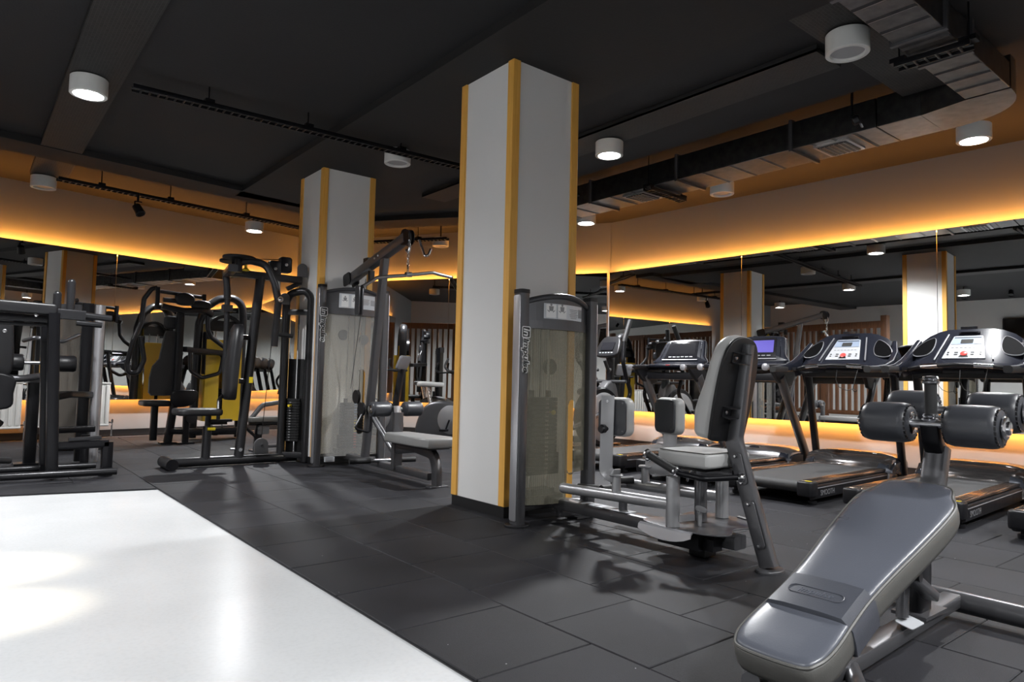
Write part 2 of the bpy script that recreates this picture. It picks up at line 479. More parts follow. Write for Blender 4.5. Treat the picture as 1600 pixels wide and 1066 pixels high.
def text(name, s, size, Mx, m, parent, fat=0.0, depth=.0008, shear=0.0, space=1.0):
    cu = bpy.data.curves.new(name, 'FONT'); cu.body = s; cu.size = size; cu.extrude = depth; cu.offset = fat; cu.shear = shear
    cu.align_x = 'CENTER'; cu.align_y = 'CENTER'; cu.space_character = space; cu.resolution_u = 3
    tmp = bpy.data.objects.new(name + '_source', cu)
    me = bpy.data.meshes.new_from_object(tmp)
    bpy.data.objects.remove(tmp); bpy.data.curves.remove(cu)
    off = ORG.get(parent.name, Vector((0, 0, 0)))
    T = Matrix.Translation(-off) @ Mx
    me.transform(T); me.materials.clear(); me.materials.append(m)
    o = bpy.data.objects.new(name, me); COL.objects.link(o); o.parent = parent; ORG[o.name] = off
    return o

def frame(o, u, v):
    """4x4 with columns u, v, u x v at o."""
    u = Vector(u).normalized(); v = Vector(v); w = u.cross(v).normalized(); v = w.cross(u)
    m = Matrix((u, v, w)).transposed().to_4x4(); m.translation = Vector(o)
    return m

def copy_mirror_x(b, cx):
    """A builder reflected across the plane x = cx."""
    c = B(); c.v = [(2 * cx - x, y, z) for x, y, z in b.v]; c.f = [tuple(reversed(f)) for f in b.f]
    return c
# ================================================================ the room
ZC, ZB, ZM, ZL = 3.40, 3.15, 2.60, 0.52      # slab, beam soffit, mirror top, mirror bottom
LB = Vector((4.95, 11.793)); BR = Vector((7.634, 7.143))          # inner corners of the mirror faces
nR = Vector((-.9986, -.0530)); dR = Vector((.0530, -.9986))        # right wall: into the room, along it towards the camera
nL = Vector((.198, -.9802)); dL = Vector((-.9802, -.198))
dB = (BR - LB).normalized(); nB = Vector((dB.y, -dB.x))
if nB.dot(-LB) < 0: nB = -nB
def V3(p, z): return Vector((p.x, p.y, z))

def struct(name, b, m, parent=None, **k):
    o = put(name, b, m, parent, **k)
    o['kind'] = 'structure'
    return o

def wall(name, start, d, n, length, back=.11, m='wall', low='walllow', ext=.0):
    b = B(); s0 = start - d * ext - n * back
    u = Vector((d.x, d.y, 0)); nn = Vector((n.x, n.y, 0))
    c = s0 + d * (length + ext) / 2 - n * .06
    R = Matrix((u, nn, Vector((0, 0, 1)))).transposed()
    b.box(V3(c, (ZC + .6) / 2), (length + ext, .12, ZC - .6), R)
    w = struct(name, b, M[m])
    b = B(); b.box(V3(c, .3), (length + ext, .12, .6), R)
    struct('lower_wall', b, M[low], w)
    bb = B(); cb = s0 + d * (length + ext) / 2 + n * .008
    bb.box(V3(cb, .045), (length + ext - .04, .016, .09), R)
    struct('baseboard_' + name.split('_')[1], bb, M['baseboard'])
    return w
wall('wall_right', BR, dR, nR, 10.6, ext=.1)
wall('wall_left', LB, dL, nL, 9.7, ext=.1)
wall('wall_back', LB, dB, nB, (BR - LB).length, ext=.06)
# walls behind and beside the camera (seen in the mirrors)
b = B(); b.box((-4.45, 3.4, ZC / 2), (.12, 13.6, ZC)); struct('wall_far', b, M['wallwhite'])
b = B(); b.box((1.8, -3.4, ZC / 2), (12.6, .12, ZC)); struct('wall_front', b, M['wallwhite'])

b = B(); b.box((1.9, 4.6, ZC + .06), (13.2, 16.6, .12)); struct('ceiling', b, M['ceil'])
b = B(); b.prism([(-4.385, -3.33), (5.28, -3.33), (5.28, 7.9), (4.3, 9.15), (-4.385, 7.75)], .2, Matrix.Translation((0, 0, 3.215))); struct('ceiling_soffit', b, M['ceil'])
fl = B(); fl.box((1.9, 4.6, -.064), (13.2, 16.6, .1)); floor = struct('floor', fl, M['epoxy'])

# downstand beams
def beam(pts, w, z0=ZB, z1=ZC):
    b = B(); a, c = Vector(pts[0]), Vector(pts[1]); d = (c - a).normalized()
    R = Matrix((Vector((d.x, d.y, 0)), Vector((-d.y, d.x, 0)), Vector((0, 0, 1)))).transposed()
    m_ = (a + c) / 2
    b.box((m_.x, m_.y, (z0 + z1) / 2), ((c - a).length, w, z1 - z0), R)
    return struct('trim_ceiling_beam', b, M['beam'])
beam([(3.19, -3.3), (3.19, 8.75)], 1.25)
beam([(-4.3, 7.72), (4.05, 8.92)], .46)
beam([(4.18, 9.62), (5.62, 7.55)], .46)

# ---------------------------------------------------------------- rubber tiles
X0, TS = 1.283, .5
FE = ((0.313, 6.25), (1.305, 6.03))                                  # far edge of the white floor
fsl = (FE[1][1] - FE[0][1]) / (FE[1][0] - FE[0][0])
def far_edge(x): return FE[1][1] + fsl * (x - FE[1][0])
un = B()
un.prism([(X0, -3.3), (7.95, -3.3), (7.6, 7.2), (4.95, 11.8), (-4.4, 9.9), (-4.4, far_edge(-4.4)), (X0, far_edge(X0))], .004, Matrix.Translation((0, 0, -.0125)))
struct('rubber_underlay', un, M['baseboard'], floor)
def inside(x, y, mrg=0):
    p = Vector((x, y))
    if (p - BR).dot(nR) < mrg or (p - LB).dot(nL) < mrg or (p - LB).dot(nB) < mrg: return False
    return x > X0 or y > far_edge(x) + mrg
cells = []
for k in range(-9, 14):
    x = X0 + TS * (k + .5); ph = .225 if k % 2 == 0 else .468
    for j in range(-2, 25):
        y = ph + .5 * j + .25
        if all(inside(x + sx * .24, y + sy * .24, .0) for sx in (-1, 1) for sy in (-1, 1)):
            cells.append((x, y))
def in_view(x, y):
    d = Vector((x, y, -CAMH)); a = d.dot(FW)
    if a < .4: return False
    return abs(d.dot(RT) / a) < .82 and abs(d.dot(UP) / a) < .58
seen = sorted([c for c in cells if in_view(*c)], key=lambda c: c[0] ** 2 + c[1] ** 2)
one = set(seen[:280]); tile_me = None
def tile_b(x, y):
    t = B(); t.prism(rrect(.4962, .4962, .004, 1), .0095, Matrix.Translation((x, y, -.0095)), e=.003, seg=1, both=False); return t
for (x, y) in seen[:280]:
    if tile_me is None:
        o = put('rubber_tile', tile_b(0, 0), M['rubber'], floor, sharp=20); tile_me = o.data
    else:
        o = bpy.data.objects.new('rubber_tile', tile_me); COL.objects.link(o); o.parent = floor
    o.location = (x + random.uniform(-.0006, .0006), y + random.uniform(-.0006, .0006), random.uniform(-.0006, .0004)); o.rotation_euler = (random.uniform(-.0012, .0012), random.uniform(-.0012, .0012), random.uniform(-.002, .002))
rest = B()
for c in cells:
    if c not in one:
        t = tile_b(*c); rest.add(t.v, t.f)
put('far_rubber_tile', rest, M['rubber'], floor, sharp=20, kind='stuff')
# cut strip of rubber along the far edge of the white floor
st = B(); st.prism([(-4.3, far_edge(-4.3)), (X0 - .01, far_edge(X0)), (X0 - .01, far_edge(X0) + .5), (-4.3, far_edge(-4.3) + .5)], .009, Matrix.Translation((0, 0, -.0105)))
put('rubber_edge_strip', st, M['rubber'], floor)

# ---------------------------------------------------------------- mirrors with warm strips behind their top and bottom edges
def mirror_wall(name, label, start, d, n, cuts):
    t = thing(name, label, 'wall mirror', V3(start + d * cuts[-1] / 2, ZL))
    R = Matrix((Vector((d.x, d.y, 0)), Vector((n.x, n.y, 0)), Vector((0, 0, 1)))).transposed()
    for a, c in zip(cuts[:-1], cuts[1:]):
        b = B(); m_ = start + d * ((a + c) / 2) - n * .006
        b.box(V3(m_, (ZM + ZL) / 2), (c - a - .005, .012, ZM - ZL), R)
        put('mirror_panel', b, M['mirror'], t)
    L_ = cuts[-1]
    for z, nm in ((ZM - .012, 'led_strip'), (ZL + .012, 'led_strip')):
        b = B(); m_ = start + d * (L_ / 2 + .02) - n * .036
        b.box(V3(m_, z), (L_ - .06, .018, .012), R)
        put(nm, b, M['led'] if z > 1 else M['ledlow'] if start is BR else M['ledleft'], t, label='glowing warm orange strip')
    return t
mirror_wall('wall_mirror', 'long mirror along the right wall behind the treadmills, edged with orange light', BR, dR, nR, [0.02, 2.21, 4.43, 6.65, 8.9])
mirror_wall('wall_mirror', 'mirror along the left wall behind the radiator, edged with orange light', LB, dL, nL, [0.02, 1.67, 3.337, 5.0, 6.7])
mirror_wall('wall_mirror', 'mirror on the short back wall between the two columns, edged with orange light', LB, dB, nB, [0.02, 2.665, (BR - LB).length - .02])

# ---------------------------------------------------------------- columns
def column(x0, y0, s, label, ztop):
    t = thing('column', label, 'column', (x0 + s / 2, y0 + s / 2, 0))
    b = B(); b.box((x0 + s / 2, y0 + s / 2, (ztop + .06) / 2), (s - .03, s - .03, ztop - .06)); put('shaft', b, M['column'], t)
    b = B(); b.box((x0 + s / 2, y0 + s / 2, .036), (s - .012, s - .012, .072)); put('plinth', b, M['baseboard'], t)
    for sx in (0, 1):
        for sy in (0, 1):
            w, th = .064, .018
            L = [(0, 0), (w, 0), (w, th), (th, th), (th, w), (0, w)]
            cx, cy = x0 + s * sx, y0 + s * sy
            mx = Matrix.Translation((cx, cy, .074)) @ Matrix.Diagonal((1 if sx == 0 else -1, 1 if sy == 0 else -1, 1, 1))
            b = B(); b.prism(L, ztop - .076, mx)
            put('corner_trim', b, M['trimwood'], t, bevel=.003)
    return t
column(2.868, 3.600, .63, 'large grey column in the middle with golden corner trims, behind the frosted weight tower', 3.15)
column(2.905, 6.86, .62, 'farther grey column with golden corner trims, behind the lat pulldown tower', 3.15)

# ---------------------------------------------------------------- ceiling lamps
def lamp(x, y, lit, label, ztop=3.15):
    t = thing('ceiling_lamp', label, 'ceiling lamp', (x, y, ztop))
    r = .128; h = .13; z0 = ztop - h
    b = B(); b.lathe([(r - .004, ztop), (r, ztop - .004), (r, z0 + .003), (r - .003, z0), (r - .026, z0), (r - .029, z0 + .026), (.0, z0 + .03)], (x, y, 0), (0, 0, 1), 40)
    put('housing', b, M['lampbody'], t)
    b = B(); b.lathe([(0, 0), (r - .0295, 0), (r - .0295, .006), (0, .006)], (x, y, z0 + .016), (0, 0, 1), 32)
    put('lens', b, M['lampon'] if lit else M['lampoff'], t, label='glowing white lens' if lit else 'unlit frosted lens')
    if ztop < ZC - .02 and not (2.56 < x < 3.82):
        b = B(); b.cyl((x, y, ztop - .002), (x, y, ZC - .001), .012, 10); put('stem', b, M['beam'], t)
    if lit:
        l = bpy.data.lights.new('lamp_beam', 'SPOT'); l.energy = SPOT_W * (lit if lit > 0 else 1); l.spot_size = radians(156); l.spot_blend = .8; l.shadow_soft_size = .07
        l.color = (.97, .985, 1)
        o = bpy.data.objects.new('lamp_beam', l); COL.objects.link(o); o.parent = t; o.location = (0, 0, -h - .012)
    return t
for x, y, lit, lab in [
    (.655, 6.03, .55, 'lit white drum ceiling lamp at upper left, the large one over the white floor'),
    (.645, 9.50, 0, 'unlit white drum ceiling lamp far left, near the left wall'),
    (3.24, 5.87, 0, 'unlit white drum ceiling lamp between the two columns'),
    (4.58, 4.30, 1, 'lit white drum ceiling lamp just right of the large column'),
    (4.24, 1.955, 0, 'unlit white drum ceiling lamp at upper right, the largest lamp in view'),
    (6.53, 1.965, .5, 'lit white drum ceiling lamp at far right below the duct elbow'),
    (6.43, 4.34, 0, 'unlit white drum ceiling lamp in front of the silver duct on the right'),
    (6.36, 6.37, 1, 'lit white drum ceiling lamp touching the large column edge, near the back corner'),
    (5.83, 9.08, 0, 'unlit white drum ceiling lamp above the lat pulldown bar'),
    (3.26, 10.12, 1, 'lit white drum ceiling lamp above the pec fly machine, near the left wall'),
    (.66, 2.3, 0, 'unlit white drum ceiling lamp behind the camera over the white floor'),
    (4.2, -.4, .62, 'lit white drum ceiling lamp behind the camera near the right wall'),
    (-1.6, 4.4, .75, 'lit white drum ceiling lamp left of the white floor'),
    (-2.4, .8, 1, 'lit white drum ceiling lamp at the rear left of the white floor'),
    (1.6, -1.6, 1.25, 'lit white drum ceiling lamp at the rear middle'),
    (6.6, -1.2, 1, 'lit white drum ceiling lamp at the rear right'),
    (-1.8, 8.6, 1, 'lit white drum ceiling lamp behind the wooden partition')]:
    lamp(x, y, lit, lab)

# ---------------------------------------------------------------- ducts, trays, spotlight head
def boxrot(b, c, d, ang):
    return b.box(c, d, Matrix.Rotation(ang, 3, 'Z'))
t = thing('air_duct', 'rectangular galvanised air duct with vents running above the treadmills and turning at an elbow', 'air duct', (5.8, 5, 3.0))
segs = [(2.35, 3.05), (3.07, 4.28), (4.30, 5.50), (5.52, 6.72), (6.74, 8.12)]
for y0, y1 in segs:
    b = B(); b.box((5.80, (y0 + y1) / 2, 3.12), (.46, y1 - y0, .24)); put('duct_section', b, M['duct'], t, bevel=.004)
    b = B(); b.box((5.80, y1 + .01, 3.12), (.50, .028, .28)); put('flange', b, M['gun'], t)
    for k in range(3):
        yy = y0 + (y1 - y0) * (k + 1) / 4
        b = B(); b.prism([(-.02, 0), (.02, 0), (0, -.008)], .44, frame((5.58, yy, 3.0), (0, 1, 0), (0, 0, 1))); put('stiffening_rib', b, M['duct'], t)
def section(p, q, z0, z1): return [(p.x, p.y, z0), (q.x, q.y, z0), (q.x, q.y, z1), (p.x, p.y, z1)]
rings = []
for k in range(15):
    a = k / 14
    if a < .0: pass
    th = radians(90) * a
    pin = Vector((5.57, 2.02)).lerp(Vector((5.50, 1.70)), a)
    po_ = Vector((5.50 + .53 * cos(th) ** .8, 2.02 - .59 * sin(th) ** .8)) if a < 1 else Vector((5.50, 1.43))
    rings.append(section(pin, po_, 3.0, 3.24))
b = B(); b.loft(rings); put('elbow', b, M['duct'], t, sharp=50)
b = B(); b.box((5.80, 2.18, 3.12), (.46, .32, .24)); put('duct_section', b, M['duct'], t, bevel=.004)
for x0, x1 in ((4.72, 5.48), (4.30, 4.70), (3.55, 4.28), (2.6, 3.53)):
    b = B(); b.box(((x0 + x1) / 2, 1.565, 3.09), (x1 - x0, .27, .18)); put('duct_section', b, M['duct'], t, bevel=.004)
    b = B(); b.box((x0 - .01, 1.565, 3.09), (.03, .31, .21)); put('flange', b, M['gun'], t)
    for k in range(3):
        xx = x0 + (x1 - x0) * (k + 1) / 4
        b = B(); b.prism([(-.02, 0), (.02, 0), (0, -.008)], .26, frame((xx, 1.695, 3.0), (1, 0, 0), (0, 0, 1))); put('stiffening_rib', b, M['duct'], t)
for y in (2.75, 4.93, 6.95):
    b = B(); b.prism(rrect(.34, .30, .01, 1), .016, Matrix.Translation((5.80, y, 2.984)))
    v = put('vent_frame', b, M['steel'], t)
    b = B(); b.box((5.80, y, 2.981), (.28, .24, .008)); put('vent_opening', b, M['decalblack'], v)
    for k in range(6):
        b = B(); boxrot(b, (5.80, y - .1 + .04 * k, 2.979), (.28, .004, .014), 0); put('louvre', b, M['steel'], v)
# flattened metal strips of perforated tray the lamps hang under
def tray(label, a, c, w, z):
    a, c = Vector(a), Vector(c); d = (c - a).normalized(); m_ = (a + c) / 2
    t = thing('perforated_tray', label, 'cable tray', (m_.x, m_.y, z), math.atan2(d.y, d.x), local=True)
    L_ = (c - a).length
    b = B(); b.box((0, 0, .012), (L_, w, .02)); put('sheet', b, M['tray'], t)
    for s_ in (-1, 1):
        b = B(); b.box((0, s_ * (w / 2 - .006), .03), (L_, .012, .05)); put('edge', b, M['beam'], t)
    n_ = max(2, int(L_ / 1.3))
    for k in range(n_):
        b = B(); x = -L_ / 2 + L_ * (k + .5) / n_; b.cyl((x, 0, .02), (x, 0, ZC - z), .006, 8); put('hanger_rod', b, M['black'], t)
    return t
tray('dark perforated ceiling tray on the left, carrying the large lit lamp', (.69, -2.5), (.69, 9.55), .36, 3.155)
tray('dark perforated ceiling tray right of the large column, running away above the duct side', (4.5, 2.2), (4.5, 7.2), .34, 3.155)
tray('dark perforated ceiling tray at upper right, crossing under the duct', (3.2, 1.97), (5.50, 1.97), .30, 3.155)
def ladder(label, pts, z, rods):
    t = thing('cable_ladder', label, 'cable tray', (pts[0][0], pts[0][1], z))
    a, c = Vector(pts[0]), Vector(pts[1]); d = (c - a).normalized(); n = Vector((-d.y, d.x)); L_ = (c - a).length
    for s_ in (-1, 1):
        b = B(); b.bar([V3(a + n * .045 * s_, z), V3(c + n * .045 * s_, z)], .008, .035); put('side_rail', b, M['black'], t)
    b = B(); k = .06
    while k < L_:
        p = a + d * k; b.bar([V3(p - n * .045, z - .012), V3(p + n * .045, z - .012)], .014, .008); k += .06
    put('rungs', b, M['black'], t, kind='stuff')
    for q in (-.02, .015):
        b = B(); pp = [V3(a + d * (L_ * k / 14) + n * (q + .008 * sin(k * 1.7 + q * 90)), z + .004) for k in range(15)]
        b.tube(pp, .009, 6); put('power_cable', b, M['cable'], t)
    for k in rods:
        p = a + d * (L_ * k); b = B(); b.cyl(V3(p, z), V3(p, ZC - .002), .006, 8); put('hanger_rod', b, M['black'], t)
        b = B(); b.box(V3(p, z + .03), (.07, .09, .03)); put('hanger_bracket', b, M['black'], t)
ladder('thin black cable ladder crossing the ceiling left of the large column', ((.9, 5.74), (5.4, 5.56)), 3.06, (.12, .3, .5, .75, .92))
ladder('black cable ladder along the ceiling before the left wall', ((.72, 8.82), (4.25, 9.40)), 3.0, (.12, .33, .6, .85))
ladder('short black cable ladder along the ceiling before the back wall', ((4.55, 9.6), (5.42, 8.25)), 2.96, (.2, .7))
ladder('short black cable ladder crossing under the silver duct above the treadmills', ((5.50, 4.62), (6.16, 4.66)), 2.965, (.04, .96))
ladder('short black cable ladder crossing under the silver duct near its elbow', ((4.52, 1.36), (4.50, 1.77)), 2.955, (.04, .96))
t = thing('ceiling_spotlight', 'small black spotlight head hanging below the ceiling on the left', 'spotlight', (1.52, 8.9, 3.02))
b = B(); b.cyl((1.52, 8.9, 3.01), (1.52, 8.9, 2.90), .012, 10); put('stem', b, M['black'], t)
b = B(); b.bar([(1.485, 8.9, 2.90), (1.485, 8.88, 2.80)], .014, .05); b.bar([(1.485, 8.9, 2.905), (1.56, 8.9, 2.905)], .03, .014); put('yoke', b, M['black'], t)
b = B(); b.lathe([(.03, 0), (.048, .012), (.05, .05), (.055, .13), (.045, .135), (.04, .12)], (1.50, 8.90, 2.86), (.35, -.45, -.8), 20); put('head', b, M['blackplastic'], t)
# two narrow warm spotlights off to the left, pooling light on the white floor
for (lx, ly, fx, fy, lab) in ((-2.6, 4.6, .02, 4.02, 'warm narrow spotlight at the left ceiling, the one nearer the partition'), (-2.6, 3.7, -.02, 3.33, 'warm narrow spotlight at the left ceiling, the one nearer the camera')):
    t = thing('ceiling_spotlight', lab, 'spotlight', (lx, ly, ZC - .02))
    d = Vector((fx - lx, fy - ly, -3.12)).normalized()
    b = B(); b.cyl((lx, ly, 3.217), (lx, ly, 3.15), .014, 10); put('stem', b, M['black'], t)
    b = B(); b.lathe([(.03, 0), (.05, .01), (.055, .14), (.05, .145), (.045, .12), (0, .11)], Vector((lx, ly, 3.14)) - d * .06, d, 20); put('head', b, M['blackplastic'], t)
    l = bpy.data.lights.new('spot_beam', 'SPOT'); l.energy = 900; l.spot_size = radians(11.5); l.spot_blend = 1.0; l.shadow_soft_size = .03; l.color = (1, .86, .62)
    o = bpy.data.objects.new('spot_beam', l); COL.objects.link(o); o.parent = t
    o.location = Vector((0, 0, 3.14 - ZC + .02)) + d * .10; o.rotation_euler = d.to_track_quat('-Z', 'Y').to_euler()
# projector flap seen beside the perforated tray at upper right
t = thing('ceiling_projector', 'small white wedge shaped fitting hanging under the tray at upper right', 'spotlight', (5.35, 2.42, 3.0))
b = B(); b.cyl((5.32, 2.42, 3.05), (5.32, 2.42, ZC - .002), .01, 8); put('stem', b, M['black'], t)
b = B(); b.prism(rrect(.14, .07, .02, 3), .05, frame((5.32, 2.42, 3.0), (.8, .45, .35), (-.3, .3, 1)), e=.01); put('head', b, M['black'], t)
b = B(); b.prism(rrect(.13, .035, .012, 3), .008, frame((5.355, 2.37, 2.965), (.8, .45, .35), (-.3, .3, 1))); put('glass', b, M['panelwhite'], t)

# ---------------------------------------------------------------- radiators on the left wall
def radiator(s0, L_, z0, z1, label):
    a = LB + dL * s0
    t = thing('radiator', label, 'radiator', V3(a + dL * L_ / 2 + nL * .09, z0))
    u = Vector((dL.x, dL.y, 0)); n3 = Vector((nL.x, nL.y, 0))
    b = B(); b.prism(rrect(L_, z1 - z0, .012, 2), .045, frame(V3(a + dL * L_ / 2 + nL * .05, (z0 + z1) / 2), u, (0, 0, 1)) @ Matrix.Translation((0, 0, -.045 if u.cross(Vector((0, 0, 1))).dot(n3) < 0 else 0)), e=.006)
    put('panel', b, M['radiator'], t)
    n_ = int(L_ / .075)
    for k in range(n_):
        p = a + dL * (L_ * (k + .5) / n_) + nL * .096
        b = B(); b.prism(rrect(.040, z1 - z0 - .07, .016, 3), .018, frame(V3(p - nL * .008, (z0 + z1) / 2), -u if u.cross(Vector((0, 0, 1))).dot(n3) < 0 else u, (0, 0, 1)), e=.010)
        put('rib', b, M['radiator'], t)
    for zz in (z0 + .018, z1 - .012):
        b = B(); b.bar([V3(a + nL * .098 , zz), V3(a + dL * L_ + nL * .098, zz)], .012, .022); put('rail', b, M['radiator'], t)
    for q in (.02, L_ - .02):
        b = B(); p = a + dL * q + nL * .075; b.box(V3(a + dL * q + nL * .02, z1 - .15), (.05, .10, .04)); put('bracket', b, M['radiator'], t)
    p = a - dL * .045 + nL * .08
    b = B(); b.cyl(V3(p, .0), V3(p, z0 + .05), .011, 10); b.lathe([(.012, 0), (.02, .01), (.02, .05), (.012, .06)], V3(p, z0 + .04), (0, 0, 1), 14); b.tube([V3(p, z0 + .05), V3(a + dL * .03 + nL * .08, z0 + .05)], .011, 8)
    put('valve_pipe', b, M['chrome'], t)
    return t
radiator(3.36, .95, .155, .765, 'white panel radiator on the left wall, nearest the standing machines')
radiator(4.40, 1.0, .155, .765, 'white panel radiator on the left wall, partly hidden behind the weight rig at far left')

# wall socket under the mirror
p = BR + dR * 4.05 - nR * .11
t = thing('wall_socket', 'black power socket on the right wall low behind the nearest treadmill', 'socket', V3(p + nR * .01, .35))
u = Vector((dR.x, dR.y, 0))
b = B(); b.prism(rrect(.085, .085, .008, 2), .012, frame(V3(p, .35), (-u.x, -u.y, 0), (0, 0, 1)) , e=.003); put('plate', b, M['blackplastic'], t)
b = B(); b.cyl(V3(p + nR * .011, .35), V3(p + nR * .018, .35), .022, 18); put('outlet', b, M['greytrim'], t)

# ---------------------------------------------------------------- wooden slat partition on the left side (seen in the mirrors)
pa, pb = Vector((-2.0, 10.25)), Vector((-1.12, 5.80)); pd = (pb - pa).normalized(); PL = (pb - pa).length
t = thing('slat_partition', 'brown wooden slat partition with posts and rails on the left side of the gym', 'partition', V3(pa, 0))
def pbar(s0, s1, z0, z1, w, th, nm):
    b = B()
    if s1 - s0 > abs(z1 - z0): b.bar([V3(pa + pd * s0, (z0 + z1) / 2), V3(pa + pd * s1, (z0 + z1) / 2)], th, z1 - z0, ch=.004)
    else: b.bar([V3(pa + pd * (s0 + s1) / 2, z0), V3(pa + pd * (s0 + s1) / 2, z1)], s1 - s0, th, up=(pd.x, pd.y, 0), ch=.004)
    put(nm, b, M['slatwood'], t)
pbar(0, PL, 2.34, 2.50, 0, .09, 'top_rail'); pbar(0, PL, .30, .40, 0, .07, 'bottom_rail')
for s in (0.05, 1.5, 3.0, PL - .05): pbar(s - .07, s + .07, 0, 2.62 if s > 4 else 2.5, 0, .14, 'post')
k = .22
while k < PL - .15:
    pbar(k - .045, k + .045, .40, 2.34, 0, .05, 'slat'); k += .155
# dark screen on the far wall and black doorway frame (reflections only)
t = thing('wall_screen', 'dark wide television screen high on the far left wall', 'television', (-4.37, 3.4, 2.3))
b = B(); b.prism(rrect(1.5, .85, .02, 2), .05, frame((-4.385, 3.4, 2.3), (0, 1, 0), (0, 0, 1)), e=.008); put('casing', b, M['blackplastic'], t)
b = B(); b.prism(rrect(1.44, .79, .01, 2), .004, frame((-4.336, 3.4, 2.3), (0, 1, 0), (0, 0, 1))); put('screen', b, M['tv'], t)
# ================================================================ weight-stack towers
def arc_y(u, Y, bulge):            # convex front in plan
    return Y - bulge * (1 - (2 * u - 1) ** 2)

def bowed_plate(b, x0, x1, Y, bulge, z_lo, z_hi, th, n=18, holes=None):
    """A plate bowed towards -Y; z_lo/z_hi are functions of u (0..1); holes(u) -> (za, zb) or None."""
    def quad(u0, u1, a0, a1, c0, c1):
        vs = []
        for u, a, c in ((u0, a0, c0), (u1, a1, c1)):
            x = x0 + (x1 - x0) * u; y = arc_y(u, Y, bulge)
            vs += [(x, y, a), (x, y, c), (x, y + th, a), (x, y + th, c)]
        b.add(vs, [(0, 4, 5, 1), (2, 3, 7, 6), (1, 5, 7, 3), (0, 2, 6, 4), (0, 1, 3, 2), (4, 6, 7, 5)])
    for i in range(n):
        u0, u1 = i / n, (i + 1) / n
        h0 = holes(u0 + 1e-4) if holes else None; h1 = holes(u1 - 1e-4) if holes else None
        if h0 and h1:
            quad(u0, u1, z_lo(u0), z_lo(u1), h0[0], h1[0]); quad(u0, u1, h0[1], h1[1], z_hi(u0), z_hi(u1))
        else: quad(u0, u1, z_lo(u0 + 1e-4), z_lo(u1 - 1e-4), z_hi(u0), z_hi(u1))

def brand(parent, Mx, h):
    """Vertical word on the tower post: white-edged black letters with a boxed 'in' in front."""
    T = lambda x, w: Mx @ Matrix.Translation((x, 0, w))
    b = B(); b.prism(rrect(h * .26, h * .25, h * .035, 3), .0006, T(-h * .37, 0)); put('logo_box', b, M['decalwhite'], parent)
    b = B(); b.prism(rrect(h * .22, h * .205, h * .025, 3), .0006, T(-h * .37, .0007)); put('logo_field', b, M['decalblack'], parent)
    text('logo_mark', 'in', h * .25, Mx @ Matrix.Translation((-h * .37, .0, .0020)), M['decalwhite'], parent, fat=.0016, shear=.15, depth=.0004)
    text('logo_outline', 'impulse', h * .235, T(h * .145, .0005), M['decalwhite'], parent, fat=h * .026, shear=.2, depth=.0004, space=1.06)
    text('logo_word', 'impulse', h * .235, T(h * .145, .0014), M['decalblack'], parent, fat=h * .004, shear=.2, depth=.0004, space=1.06)

